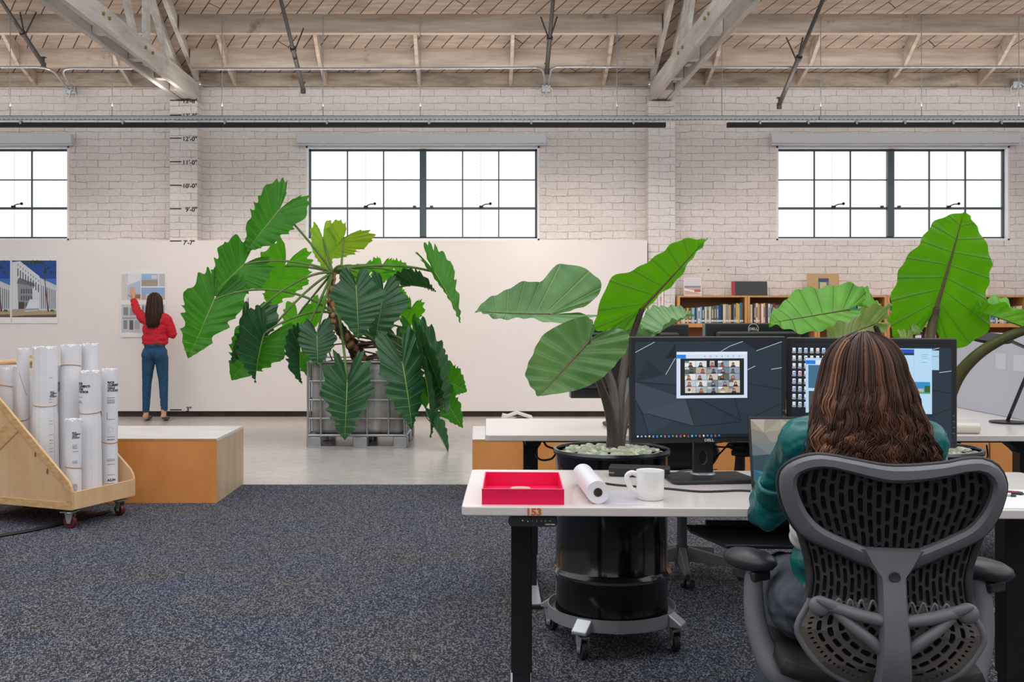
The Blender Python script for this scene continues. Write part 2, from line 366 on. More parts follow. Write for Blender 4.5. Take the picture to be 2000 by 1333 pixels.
# windows
GLASS = E('frosted_daylight_glass', 'f9fbfd', 1.55)
for wi, (a, b) in enumerate(WIN):
    e = empty('window_%d' % (wi+1), ((a+b)/2, YW+0.12, WZ0)); S(e)
    W = b-a; z0, z1 = 0.03, WZ1-WZ0-0.03; Hh = z1-z0
    fr = MB(); y0, y1 = -0.03, 0.03; t = 0.028
    fr.box((-W/2+.03, y0, z0), (W/2-.03, y1, z0+t)); fr.box((-W/2+.03, y0, z1-t), (W/2-.03, y1, z1))
    fr.box((-W/2+.03, y0, z0), (-W/2+.03+t, y1, z1)); fr.box((W/2-.03-t, y0, z0), (W/2-.03, y1, z1)); fr.build('window_frame', STEEL_WIN, e, bevel=0.003)
    MB().box((-0.045, -0.06, z0+t), (0.045, 0.04, z1-t)).build('mullion', STEEL_WIN, e, bevel=0.006)
    for sgn in (-1, 1):
        xa, xb = (-W/2+.03+t, -0.045) if sgn < 0 else (0.045, W/2-.03-t)
        m = MB()
        for k in (1, 2):
            x = xa+(xb-xa)*k/3; m.box((x-.009, -.02, z0+t), (x+.009, .012, z1-t))
            z = z0+t+(Hh-2*t)*k/3; hw = .016 if k == 1 else .008; m.box((xa, -.022, z-hw), (xb, .012, z+hw))
        m.build('glazing_bars', STEEL_WIN, e, bevel=0.002)
        MB().box((xa, .012, z0+t), (xb, .018, z1-t)).build('glass', GLASS, e)
        xm = (xa+xb)/2; zz = z0+t+(Hh-2*t)/3
        la = MB(); la.box((xm-.02, -.05, zz+.01), (xm+.035, -.022, zz+.035)); la.tube([(xm+.02, -.05, zz+.03), (xm+.06, -.06, zz+.05), (xm+.11, -.065, zz+.055)], .008, 8); la.lathe([(.010, -.006), (.02, -.006), (.02, .006), (.010, .006), (.010, -.006)], (0, 0, 0), 14, Matrix.Translation((xm+.13, -.065, zz+.058)) @ Matrix.Rotation(PI/2, 4, 'X'))
        la.build('window_latch', BLACK, e)
        xk = xb-.07 if sgn < 0 else xa+.07; MB().box((xk-.022, -.05, zz+.014), (xk+.022, -.022, zz+.036)).build('window_stop', STEEL_WIN, e, bevel=.003)
        ch = MB()
        for q in range(60):
            z = z0+t+(Hh-2*t)*q/60; ch.box((xm-.006+.006*(q % 2), .0105, z), (xm+.0+.006*(q % 2), .0118, z+(Hh-2*t)/75))
        ch.build('dotted_cord', P('cord_blue', '5f7f96', 0.7), e)
    sl = MB(); r_ = 0.03
    sl.box((-W/2, -.12, -.002), (W/2, .02, .03)); sl.box((-W/2, -.12, WZ1-WZ0-.03), (W/2, .02, WZ1-WZ0)); sl.box((-W/2, -.12, 0), (-W/2+.03, .02, WZ1-WZ0)); sl.box((W/2-.03, -.12, 0), (W/2, .02, WZ1-WZ0))
    sl.build('window_reveal', WHITE, e, bevel=.004)
    bl = empty('roller_blind', ((a+b)/2, YW-.07, WZ1+.02)); T(bl, ['white roller blind cassette above the window beside the big photo print', 'white roller blind cassette above the window behind the potted tree', 'white roller blind cassette above the window over the bookcase'][wi], 'blind', 'roller blind cassettes above the windows')
    MB().box((-W/2-.1, -.07, 0.0), (W/2+.08, .07, .125)).build('cassette', P('blind_white', 'd4d7dd', .45), bl, bevel=.008)
    MB().box((-W/2-.09, -.02, -.022), (W/2+.07, .0, 0.0)).build('hem_bar', WHITE, bl, bevel=.004)
# floor
S(MB().box((XL, 8.262, -0.1), (XR, YW+.3, 0)).build('floor', CONC), 'polished concrete floor along the wall')
S(MB().box((XL, -4.6, -0.1), (XR, 8.26, 0.004)).build('floor_carpet', CARPET), 'dark grey flecked carpet tile floor')
SIDEW = P('plain_side_wall', 'b9b2ac', .8, var=.05)
S(MB().box((XL, -4.8, -.1), (XR, -4.6, 3.6)).build('wall_front_unseen', P('plain_front_wall', '8d8680', .8, var=.05)))  # unseen wall, added dark to dim reflections and frontal fill
S(MB().box((XL-.2, -4.8, -.1), (XL, YW+.3, 4.4)).build('wall_left', SIDEW)); S(MB().box((XR, -4.8, -.1), (XR+.2, YW+.3, 4.4)).build('wall_right', SIDEW))
# roof
dk = MB(); prof = [(14.4, 4.50), (14.0, 4.56), (13.45, 4.755), (12.95, 5.05), (12.4, 5.31), (11.6, 5.62), (10.6, 5.93), (9.6, 6.15)]
for (ya, za), (yb, zb) in zip(prof, prof[1:]):
    dk.prism([(XL, ya, za), (XL, yb, zb), (XL, yb, zb+.04), (XL, ya, za+.04)], (XR-XL, 0, 0))
S(dk.build('ceiling', DECK), 'diagonal board roof deck')
PUR = [(13.45, 4.52), (12.95, 4.815), (12.38, 5.08), (11.75, 5.33), (11.0, 5.57), (10.2, 5.80)]
bays = [(XL, -4.0), (-3.70, 2.26), (2.56, XR)]
for xa, xb in bays:
    for (y, z) in PUR:
        S(MB().box((xa, y, z), (xb, y+.10, z+.235)).build('roof_beam', BEAM, bevel=.004), 'whitewashed timber purlin under the roof deck')
    S(MB().box((xa, 13.97, 4.385), (xb, 14.09, 4.56)).build('roof_beam', LEDGE, bevel=.004), 'stained timber ledger on top of the brick wall')
for x in (-7.1, -5.9, -4.63, -3.24, -2.035, -.79, .423, 1.66, 3.03, 4.25, 5.46, 6.66, 7.9):
    for pts_ in ([(13.45, 4.522), (13.00, 4.812), (13.00, 5.0), (13.45, 4.74)], [(13.968, 4.388), (13.552, 4.522), (13.552, 4.70), (13.968, 4.56)]):
        S(MB().prism([(x-.022, a, b) for a, b in pts_], (.044, 0, 0)).build('roof_beam', BEAM, bevel=.002), 'short sloping timber strut between the purlins')
for ti, (xa, xb) in enumerate(((-3.98, -3.72), (2.28, 2.54))):
    e = empty('truss_beam', ((xa+xb)/2, 14.0, 4.17)); S(e); e['label'] = 'whitewashed double timber roof truss resting on the brick pilaster'
    hw = (xb-xa)/2
    for sgn in (-1, 1):
        c = MB(); x0 = sgn*(hw-.03); c.box((x0-.03, -7.0, 0), (x0+.03, -.02, .245)); c.build('bottom_chord', TRUSS, e, bevel=.004)
        u = MB(); tp = [(-.05, .28), (-1.05, .72), (-2.1, 1.22), (-3.2, 1.58), (-4.4, 1.86)]
        for (ya, za), (yb, zb) in zip(tp, tp[1:]): u.prism([(x0-.03, ya, za), (x0-.03, yb, zb), (x0-.03, yb, zb+.26), (x0-.03, ya, za+.26)], (.06, 0, 0))
        u.build('top_chord', TRUSS, e, bevel=.003)
    MB().box((-hw+.07, -.72, .01), (hw-.07, -.03, .235)).build('end_block', TRUSS, e, bevel=.004)
    for yy in (-1.25, -2.2, -3.3, -4.6): MB().box((-hw+.065, yy-.07, .03), (hw-.065, yy+.07, .19)).build('spacer_block', TRUSS, e, bevel=.003)
    MB().box((-.02, -1.95, .05), (.04, -1.82, 1.2)).build('web_post', TRUSS, e, bevel=.003)
    MB().bar((-.05, -1.95, .1), (-.05, -3.1, 1.55), .05, .13).build('web_brace', TRUSS, e, bevel=.003)
    MB().bar((.03, -.9, .1), (.03, -1.9, 1.0), .05, .13).build('web_brace', TRUSS, e, bevel=.003)
    bt = MB()
    for yy in (-2.05, -2.3, -3.45, -3.62):
        s_ = 1 if ti == 0 else -1; bt.cyl((s_*hw, yy, .15), (s_*(hw+.02), yy, .15), .018, None, 10)
    bt.build('bolt_heads', P('mossy_bolt', '7d8344', 0.7), e)

# ================================================================ ceiling services
def zpy(py, Y): return EH-(py-CY)*Y/F
YT = 12.9
GAL2 = P('strut_steel', '8f9498', 0.4, 0.6, var=0.1, vscale=40)
for i, (a, b, lb) in enumerate(((-9.3, 4.17, 'long slotted galvanised strut channel with rods hung under the purlins'), (4.18, 9.4, 'shorter slotted galvanised strut channel above the bookcase window'))):
    z0 = zpy(234, YT); e = empty('strut_channel', ((a+b)/2, YT, z0)); T(e, lb, 'metal channel'); L = (b-a)/2
    m = MB(); m.box((-L, -.03, 0), (L, -.025, .045)); m.box((-L, .025, 0), (L, .03, .045)); m.box((-L, -.03, .04), (L, .03, .045)); m.build('channel', GAL2, e)
    ho = MB(); x = -L+.03
    while x < L-.05: ho.box((x, -.0312, -.002), (x+.03, -.0255, .004)); x += .055
    ho.build('slotted_edge', P('bright_zinc', 'dfe3e6', .4, .3), e)
    for rp in (-180, 20, 219, 434, 631, 821, 1205, 1410, 1603, 1800, 1990, 2180):
        X = (rp-CX)*YT/F
        if a < X < b: MB().cyl((X-(a+b)/2, 0, .04), (X-(a+b)/2, 0, 5.0-z0), .006, None, 8).build('hanger_rod', GAL2, e, smooth=60)
for i, (pa, pb, lb) in enumerate(((-420, 1300, 'long black lighting track hanging under the strut channel'), (1420, 2300, 'short black lighting track hanging over the bookcase window'))):
    Xa, Xb = (pa-CX)*YT/F, (pb-CX)*YT/F; z0 = zpy(249, YT); e = empty('lighting_track', ((Xa+Xb)/2, YT, z0)); T(e, lb, 'lighting track'); L = (Xb-Xa)/2
    m = MB(); m.box((-L, -.03, 0), (L, .03, .058)); m.build('track', P('matt_black', '121214', .7), e, bevel=.003)
    for k in range(9):
        x = -L+.4+k*(2*L-.8)/8; cl = MB(); cl.box((x-.012, -.036, .035), (x+.012, .02, .08)); cl.build('track_clip', GAL2, e)
# conduit runs with junction boxes and white cable loops
YC = 12.75
def conduit(name, pts, lab, r=.013):
    o = MB().tube(spline(pts, 8), r, 10).build(name, GALV, smooth=60); T(o, lab, 'pipe'); return o
def A2(px, py, Y=YC): return at(px, py, Y)
YB_ = 13.85
conduit('electrical_conduit', [A2(-60, 131), A2(20, 131), A2(78, 131.5), A2(104, 140, 12.9), A2(120, 158, 13.3), A2(133, 173, YB_)], 'thin steel conduit bending down to the ceiling box left of the first truss')
conduit('electrical_conduit', [A2(141, 172, YB_), A2(131, 157, 13.3), A2(124, 141, 12.9), A2(136, 134), A2(180, 133.5), A2(286, 134)], 'thin steel conduit looping up from that box toward the first truss')
conduit('electrical_conduit', [A2(375, 135), A2(700, 134), A2(980, 132.5), A2(1035, 132), A2(1056, 134, 12.9), A2(1063, 148, 13.3), A2(1063, 166, YB_)], 'long steel conduit across the middle bay below the purlins')
conduit('electrical_conduit', [A2(1072, 166, YB_), A2(1074, 148, 13.3), A2(1080, 133, 12.9), A2(1105, 130), A2(1180, 130.5), A2(1285, 132)], 'short steel conduit rising from the middle box toward the second truss')
conduit('electrical_conduit', [A2(1362, 131.5), A2(1700, 131), A2(2000, 130.5), A2(2200, 130.5)], 'long steel conduit across the bay with the bookcase')
for px, py, lb in ((137, 176, 'grey ceiling junction box with white cable loop left of the first truss'), (1067, 172, 'grey ceiling junction box with white cable loop between the two trusses'), (1988, 165, 'grey ceiling junction box with white cable loop above the bookcase window')):
    c = at(px, py, YB_); e = empty('junction_box', c); T(e, lb, 'junction box')
    MB().box((-.06, 0, -.05), (.06, .10, .05)).build('box_body', GALV, e, bevel=.01)
    lp = [(-.05, -.01, 0), (-.10, -.02, -.05), (-.08, -.02, -.13), (-.02, -.02, -.10), (.02, -.02, .0), (.07, -.02, -.02), (.085, -.02, -.12), (.07, -.01, -.3), (.06, 0, -.5), (.05, .02, -.62)]
    MB().tube(spline(lp, 6), .006, 6).build('white_cable', P('white_cable', 'e4e4e4', .5), e, smooth=60)
# sprinkler branch pipes following the roof slope
for (p0, Y0, p1, Y1, lb) in (((-8, -14), 12.1, (85, 126), 13.35, 'dark sprinkler pipe sloping down beside the first window'), ((546, -10), 11.75, (592, 175), 13.3, 'dark sprinkler pipe sloping down over the middle window blind'),
                        ((1081, -8), 12.1, (1068, 138), 13.2, 'dark sprinkler pipe with open bracket just before the second truss'), ((1612, -12), 11.6, (1522, 205), 13.3, 'dark sprinkler pipe reaching lowest over the bookcase bay')):
    a, b = at(*p0, Y0), at(*p1, Y1); e = empty('sprinkler_pipe', b); T(e, lb, 'pipe', None); d = a-b; m = MB(); m.cyl(Vector(), d*.45, .028, None, 12); m.cyl(d*.45, d, .023, None, 12)
    m.build('pipe', PIPE, e, smooth=50)
    MB().cyl(d*.44, d*.47, .038, None, 12).build('coupling', PIPE, e, smooth=50)
    h = MB(); h.cyl(Vector((0, 0, -.05)), (0, 0, .02), .032, None, 12); h.cyl((0, 0, .0), (0, 0, .09), .016, None, 8); h.box((-.03, -.03, .085), (.03, .03, .095)); h.build('sprinkler_head', PIPE, e, smooth=50)
    q = d*.42
    for sg in (-1, 1): MB().tube([q, q+Vector((sg*.10, .1, .32))], [.009, .009], 8).build('pipe_hanger', PIPE, e, smooth=50)
# height marks on the pilaster
INK = P('black_ink', '232323', 0.6)
for txt, py, lb, Yq in (("13'-8\"", 196, "black 13'-8\" height mark at the top of the brick pilaster", YP), ("13'-0\"", 225, "black 13'-0\" height mark half hidden behind the lighting track", YP), ("12'-0\"", 270, "black 12'-0\" height mark on the brick pilaster", YP), ("11'-0\"", 316, "black 11'-0\" height mark on the brick pilaster", YP),
                    ("10'-0\"", 362, "black 10'-0\" height mark on the brick pilaster", YP), ("9'-0\"", 408, "black 9'-0\" height mark on the brick pilaster", YP), ("7'-7\"", 471, "black 7'-7\" height mark on the top edge of the pin-up wall", YN), ("3\"", 801, "black 3\" height mark at the foot of the pin-up wall", YN)):
    Yq -= .003; c = at(332, py, Yq); m = MB()
    L = .150
    m.box((c.x, Yq, c.z-.007), (c.x+L, Yq+.002, c.z+.007))
    tx = at(385 if txt != '3"' else 362, py+5.5, Yq); 
    if txt in ("7'-7\"",): tx.x -= .03; tx.z -= .012
    add_text(m, txt, .082, planemap(tx if txt != '3"' else at(374, py+3, Yq), (1, 0, 0), (0, 0, 1)), bold=.0020, align='RIGHT', sp=1.0, wx=1.0)
    if txt == '3"': pass
    T(m.build('height_mark', INK), lb, 'wall marking', 'height marks painted on the wall')

# ================================================================ posters on the pin-up wall
def poly_building():
    it = [(rect(0, 0, 1.0, 1.0), '1e4f9e'), (rect(0, .62, 1, 1), '1c4a9c'), (rect(0, .5, 1, .68), '3f73bd'), (rect(0, 0, 1, .12), 'b59f84'), ([(0, .0), (1, 0), (1, .05), (.35, .04), (0, .02)], '6b5a4a')]
    it.append(([(0.0, .1), (.62, .13), (.62, .72), (.18, .99), (.0, .97)], 'd7dbe2'))
    it.append(([(0.62, .12), (1, .12), (1, .56), (.62, .70)], 'c6cbd4'))
    it.append(([(0.14, .12), (.46, .14), (.46, .60), (.12, .68)], '8f939e'))
    it.append(([(0.10, .60), (.52, .54), (.50, .60), (.16, .70)], '6f7078'))
    for k in range(9):
        x = .12+k*.058; top = .86-.035*k; it.append(([(x, top-.14), (x+.022, top-.14), (x+.022, top), (x, top+.005)], '4a4e5a'))
        it.append(([(x+.005, top+.05), (x+.02, top+.045), (x+.02, top+.075), (x+.005, top+.085)], '6d5040'))
    for k in range(8):
        x = .66+k*.043; it.append((rect(x, .15, x+.016, .56-.012*k), '565b68')); it.append((rect(x+.018, .12, x+.026, .66-.02*k), 'eef0f3'))
    for k in range(5):
        for j in range(3): x = .20+k*.055; it.append((rect(x, .18+.12*j, x+.028, .26+.12*j), '55555f'))
    it.append(([(0.28, .1), (.6, .12), (.6, .3), (.40, .32)], 'dfe3e9'))
    it.append((rect(.15, .14, .27, .27), '51443c')); it.append(([(.0, .1), (.6, .13), (.6, .16), (.0, .14)], 'a6a4a6'))
    it.append(([(.3, .14), (.34, .25), (.36, .16)], '4f6b3c')); it.append(([(.80, .1), (.835, .1), (.71, .9), (.70, .9)], '6a3f33'))
    it.append(([(.86, .1), (.95, .1), (.95, .13), (.88, .14)], '4b5a35'))
    random.seed(3)
    for k in range(42):
        x = random.uniform(.25, .97); y = random.uniform(.93, .99) if x < .72 else random.uniform(.78, .99); s = random.uniform(.012, .03)
        it.append(([(x, y-s), (x+s*1.3, y), (x, y+s*.8), (x-s, y+s*.2)], random.choice(['2f4426', '3b5230', '26371f'])))
    return it
def scale_items(it, x0, y0, w, h): return [([(x0+p[0]*w, y0+p[1]*h) for p in pts], c) for pts, c in it]
PY = YN-.002
def poster(x0, y0, x1, y1, items, lab, curl=.006):
    a = at(x0, y1, PY); b = at(x1, y0, PY); e = empty('photo_print', (a.x, PY, a.z)); T(e, lab, 'poster'); W, H = b.x-a.x, b.z-a.z
    m = MB(); m.grid(lambda u, v: Vector((u*W, -.003-curl*(max(0, .12-v)/.12)**1.5*(1+.5*math.sin(u*9)), v*H)), 16, 24); m.build('paper_sheet', P('print_paper', 'efeeee', .5), e, smooth=60)
    flat('printed_picture', scale_items(items, 0, 0, W, H), lambda x, y: Vector((x, -.0045, y)), e)
    return e
fr1 = [(rect(-.002, .08, .59, .92), 'eceae8')]
bld = poly_building()
poster(24, 500, 113, 632, scale_items(bld, .0, .09, .97, .84), 'big colour photo print of a white office building under blue sky')
poster(-75, 500, 22, 632, scale_items(bld, .03, .09, .95, .84), 'blue-sky building photo print cut off by the frame edge')
it = []
it += scale_items([(rect(0, 0, 1, 1), 'b7c9de'), ([(0, 0), (.3, 0), (.33, 1), (0, 1)], 'd6d4cf'), ([(.3, .55), (1, .75), (1, 1), (.35, 1)], 'dfe6ee'), (rect(.5, 0, 1, .25), 'c9b9a8'), ([(.4, .2), (.5, .5), (.62, .62), (.8, .5), (.95, .3), (.8, .2)], '6f9a5c'), ([(.55, .05), (1, .05), (1, .2), (.6, .2)], '9b6f60')], .03, .55, .41, .38)
it += scale_items([(rect(0, 0, 1, 1), '9dbbdd'), (rect(0, 0, 1, .5), 'a89a90'), ([(.1, .5), (.5, .62), (.9, .5), (.9, .3), (.1, .3)], '8a7b70'), (rect(.6, .6, .95, .9), 'd3d5de')], .46, .75, .36, .18)
it += scale_items([(rect(0, 0, 1, 1), '8fb1da'), (rect(0, 0, 1, .4), 'b7ab9e'), (rect(.2, .15, .85, .45), 'd5cfc8'), (rect(.25, .2, .5, .35), '77706c')], .46, .55, .51, .18)
it += scale_items([(rect(0, 0, 1, 1), 'bfc1c6')], .84, .75, .13, .18)
it += scale_items([(rect(0, 0, 1, 1), 'c9ccd0'), (rect(.1, .62, .35, .9), '8c9095'), (rect(.45, .62, .75, .9), '9a9ea3'), (rect(.05, .5, .95, .55), 'a1a4a8'), (rect(.1, .15, .3, .45), '8b8f94'), (rect(.42, .12, .62, .45), '5f646b'), (rect(.7, .15, .95, .45), 'a9adb2')], .03, .06, .41, .42)
it += scale_items([(rect(0, 0, 1, 1), 'b7c0cc')]+[(rect(.05+.12*k, .1, .10+.12*k, .9), '7f97a8' if k % 2 else '5d6a76') for k in range(8)], .46, .28, .51, .2)
it += scale_items([(rect(0, 0, 1, 1), 'cfd1d4'), (rect(.2, .2, .6, .7), '9a9c9f')], .46, .06, .51, .2)
poster(235, 526, 325, 659, it, 'white sheet of smaller building photos behind the person in red')

# ================================================================ wooden platforms
def platform(x0, x1, y0, y1, lab):
    e = empty('platform_box', ((x0+x1)/2, y0, 0)); T(e, lab, 'platform'); w2 = (x1-x0)/2; D = y1-y0; H = .463
    MB().box((-w2, 0, 0.004), (w2, .018, H-.02)).build('front_panel', MDF, e, bevel=.001)
    b = MB(); b.box((-w2, .018, .004), (-w2+.018, D, H-.02)); b.box((w2-.018, .018, .004), (w2, D, H-.02)); b.box((-w2+.018, D-.018, .004), (w2-.018, D, H-.02)); b.build('side_panel', wood('pale_birch_side', 'c4a78a', 'd5bca1', (2, 2, .5), .45, 4), e, bevel=.001)
    MB().box((-w2, 0, H-.02), (w2, D, H)).build('top_board', [PLYTOP], e, bevel=.0015)
    MB().box((-w2-.0006, -.0008, H-.019), (w2+.0008, .0, H-.002)).build('board_edge', wood('board_edge_brown', 'b98345', 'c9945a', (2, 2, 2), .5, 5), e)
    return e
platform(-4.35, -1.86, 7.45, 8.30, 'low wooden platform with orange front behind the rolling plan cart')
platform(-.045, 3.60, 7.41, 8.27, 'low wooden platform with orange front behind the white desks')
platform(3.615, 5.6, 7.41, 8.27, 'second orange-fronted platform butted against the end of the longer one')

# ================================================================ rolling cart of drawing rolls
C0 = Vector((-2.52, 6.50, 0)); U = Vector((.383, .923, 0)).normalized(); V = Vector((-.923, .383, 0)).normalized(); CW = .574; CL = .98
ang = math.atan2(U.y, U.x)
cart = empty('plan_cart', (0, 0, 0)); T(cart, 'birch plywood rolling cart with sloped sides holding paper drawing rolls', 'cart')
def cp(a, b, z): return C0+V*a+U*b+Vector((0, 0, z))
prof = [(0, .13), (0, .245), (.008, .275), (.03, .31), (.06, .335), (.86, 1.03), (.89, 1.055), (.93, 1.07), (.98, 1.07), (.98, .13)]
def off_poly(prof_, d):     # inward offset of the side profile
    n = len(prof_); out = []
    for i in range(n):
        p0, p1, p2 = Vector(prof_[i-1]), Vector(prof_[i]), Vector(prof_[(i+1) % n]); e1 = (p1-p0).normalized(); e2 = (p2-p1).normalized()
        n1 = Vector((e1.y, -e1.x)); n2 = Vector((e2.y, -e2.x)); nn = (n1+n2).normalized(); out.append(tuple(p1+nn*d/max(.4, nn.dot(n1))))
    return out
for b_, nm in ((0, 'near'), (CW-.018, 'far')):
    m = MB(); m.prism([cp(a, b_+(.004 if b_ == 0 else 0), z) for a, z in prof], U*(.014 if b_ == 0 else .018)); m.build('side_panel', PLY, cart, bevel=.001)
# raised border strips on the near panel
m = MB(); inner = off_poly(prof, .045); n = len(prof)
for i in range(n):
    j = (i+1) % n; q = [prof[i], prof[j], inner[j], inner[i]]; m.prism([cp(a, -.002, z) for a, z in q], U*.0075)
m.build('border_strip', PLYEDGE, cart, bevel=.001)
m = MB(); m.prism([cp(a, -.001, z) for a, z in ((.44, .60), (.52, .67), (.94, .32), (.94, .21))], U*.006); m.build('brace_strip', PLYEDGE, cart, bevel=.001)
MB().prism([cp(-.0, 0.012, .13), cp(0, CW-.012, .13), cp(0, CW-.012, .24), cp(0, .012, .24)], V*.018).build('end_board', PLY, cart, bevel=.002)
MB().prism([cp(.018, .018, .135), cp(CL-.005, .018, .135), cp(CL-.005, CW-.018, .135), cp(.018, CW-.018, .135)], (0, 0, .018)).build('cart_floor', PLY, cart)
MB().prism([cp(CL-.018, .018, .153), cp(CL-.018, CW-.018, .153), cp(CL-.018, CW-.018, .9), cp(CL-.018, .018, .9)], V*.016).build('back_board', PLY, cart, bevel=.002)
MB().cyl(cp(.90, .01, 1.018), cp(.90, CW-.01, 1.018), .018, None, 16).build('handle_rod', PLY, cart, smooth=50)
kn = MB()
for a, z, r_ in ((.30, .46, .012), (.20, .36, .014)): 
    kn.lathe([(.0001, -.0006), (r_*.6, -.0006), (r_*.6, .0006), (.0001, .0006)], (0, 0, 0), 12, Matrix.Translation(cp(a, .0035, z)) @ Matrix(((V.x, 0, U.x, 0), (V.y, 0, U.y, 0), (0, 2.4, 0, 0), (0, 0, 0, 1))))
kn.build('wood_knot', P('knot_brown', '86603f', .6), cart)
def caster(parent, pos, rot=0.0, R=.047, wheel=None, plate=True, tread=.03):
    M_ = Matrix.Translation(Vector(pos)) @ Matrix.Rotation(rot, 4, 'Z'); RX = Matrix.Rotation(PI/2, 4, 'Y')
    w_ = MB().lathe([(R*.55, -tread/2), (R*.93, -tread/2), (R, -tread*.25), (R, tread*.25), (R*.93, tread/2), (R*.55, tread/2), (R*.55, -tread/2)], (0, 0, 0), 28, M_ @ Matrix.Translation((0, 0, R+.004)) @ RX).build('wheel', wheel or BLACKP, parent, smooth=50)
    MB().lathe([(.0001, -tread*.42), (R*.25, -tread*.5), (R*.56, -tread*.4), (R*.56, tread*.4), (R*.25, tread*.5), (.0001, tread*.42)], (0, 0, 0), 24, M_ @ Matrix.Translation((0, 0, R+.004)) @ RX).build('wheel_hub', P('hub_grey', 'a9a69c', .4, .3), w_, smooth=50)
    k = MB(); z1 = 2*R+.022
    for sg in (-1, 1): k.prism([M_ @ Vector((sg*(tread/2+.004)-.0015, y, z)) for y, z in ((-.012, R-.008), (.012, R-.008), (.03, z1), (-.03, z1))], M_.to_3x3() @ Vector((.003, 0, 0)))
    k.box((-tread/2-.006, -.03, z1-.004), (tread/2+.006, .03, z1), M=M_); k.cyl(M_ @ Vector((-tread/2-.01, 0, R+.004)), M_ @ Vector((tread/2+.01, 0, R+.004)), .008, None, 10)
    if plate: k.box((-.045, -.04, z1), (.045, .045, z1+.006), M=M_)
    k.build('caster_fork', GREYM, parent, smooth=40)
MAROON = P('maroon_rubber', '5c2026', .35)
for a, b, r_ in ((.07, .06, 1.75), (.07, CW-.07, 1.35), (.9, .06, .3), (.9, CW-.07, .2)):
    caster(cart, cp(a, b, 0), ang-PI/2+r_, .042, MAROON, tread=.028)
    lm = MB(); c_ = cp(a, b, .112); lm.box((-.055, -.02, 0), (.055, .01, .006), M=Matrix.Translation(c_-Vector((0, 0, .008))) @ Matrix.Rotation(r_, 4, 'Z')); lm.build('brake_lever', CHROME, cart, bevel=.002)
def cart_a(px, b):
    k = (px-CX)/F; p = C0+U*b
    return (k*p.y-p.x)/(V.x-k*V.y)
def draw_roll(px, b, ytop, rad, lab, seed=0, pleat=0.0, lean=(0, 0), band=None, texts=None, flare=0.0, tube_top=True, ybot=None):
    a = cart_a(px, b); p = cp(a, b, .156); top = EH-(ytop-CY)*p.y/F-.156
    e = empty('drawing_roll', p); T(e, lab, 'paper roll', 'paper drawing rolls standing in the cart')
    rnd = random.Random(seed); ph = [rnd.uniform(0, 6.28) for _ in range(8)]; nr = 64; nz = 22
    def R_(th, z):
        r = rad*(1+flare*(1-z)**1.5)
        if pleat: r *= 1+pleat*(.5*math.sin(13*th+ph[0]+1.5*z)+.4*math.sin(23*th+ph[1]-z)+.3*math.sin(37*th+ph[2]))*(.5+.5*math.sin(2.2*z+ph[3]+th)**2)
        r *= 1+.02*math.sin(3*th+ph[4]+2*z)
        if band:
            for zb in band: r *= 1-.07*math.exp(-((z-zb)/.05)**2)
        return r
    def pos(th, z, dr=0.0):
        r = R_(th, z)+dr; return Vector((r*math.cos(th)+lean[0]*z, r*math.sin(th)+lean[1]*z, z*top))
    m = MB(); rings = []
    for k in range(nz+1):
        z = k/nz; rings.append([m.bm.verts.new(pos(2*PI*j/nr, z)+(Vector((0, 0, .006*math.sin(5*j/nr*6.28+ph[5])+.004*math.sin(j*1.7))) if k == nz else Vector())) for j in range(nr)])
    for rr in (.9, .9, .72, .72, .55, .55, .4, .4, .25):
        k = len(rings)-nz; dz = -.004 if k % 2 else .003
        rings.append([m.bm.verts.new(Vector((R_(2*PI*j/nr, 1)*rr*math.cos(2*PI*j/nr)+lean[0], R_(2*PI*j/nr, 1)*rr*math.sin(2*PI*j/nr)+lean[1], top+dz+(.003*math.sin(j*.9))))) for j in range(nr)])
    rings.append([m.bm.verts.new(v.co-Vector((0, 0, .12))) for v in rings[-1]])
    for r0, r1 in zip(rings, rings[1:]):
        for j in range(nr): m.bm.faces.new((r0[j], r0[(j+1) % nr], r1[(j+1) % nr], r1[j]))
    m.bm.faces.new(rings[-1]); m.bm.faces.new(rings[0][::-1])
    m.build('paper', PAPERM, e, smooth=35)
    for zb in (band or []):
        bm_ = MB(); bm_.tube([pos(2*PI*j/40, zb+.012*math.sin(2*PI*j/40+ph[6]), .0015) for j in range(41)], .0028, 6, caps=False); bm_.build('rubber_band', P('rubber_tan', 'b48a62', .6), e, smooth=60)
    if texts:
        tb = MB()
        face = -PI/2+math.atan2(p.x, p.y)*-1
        for (txt, th0, zc, size, bold) in texts:
            f = lambda x, y: pos(-PI/2+th0+x/rad, zc+y/top, .0012)
            if isinstance(txt, tuple):
                for (x0, y0, x1, y1) in txt:
                    n_ = max(1, int((x1-x0)/.004))
                    for q in range(n_):
                        xa, xb = x0+(x1-x0)*q/n_, x0+(x1-x0)*(q+1)/n_; tb.poly([f(xa, y0), f(xb, y0), f(xb, y1), f(xa, y1)])
            else: add_text(tb, txt, size, f, bold)
        tb.build('printed_text', INK, e)
    return e
LG = 'RIOS\nCLEMENTI\nHALE\nSTUDIOS'
def sheet(th0, z0, w_, h_, seed, lw=.0022):
    rnd = random.Random(seed); r = []
    y = 0
    while y > -h_:
        r.append((0, y-lw*.5, w_, y+lw*.5)); y -= rnd.choice((.02, .035, .02, .07, .12))
    return (tuple(r), th0, z0, 0, 0)
def small(th0, z0, w_, rows, seed):
    rnd = random.Random(seed); r = []
    for k in range(rows):
        x = 0
        while x < w_: d = rnd.uniform(.003, .012); r.append((x, -k*.006, min(w_, x+d), -k*.006+.0022)); x += d+.003
    return (tuple(r), th0, z0, 0, 0)
draw_roll(9, .30, 720, .052, 'paper roll with one box stamp at the cut-off end of the cart', 1, band=[.86], texts=[small(-.2, .72, .03, 2, 1), (((0, 0, .05, .002), (0, -.02, .05, -.018), (0, -.02, .002, 0), (.048, -.02, .05, 0)), -.3, .70, 0, 0)])
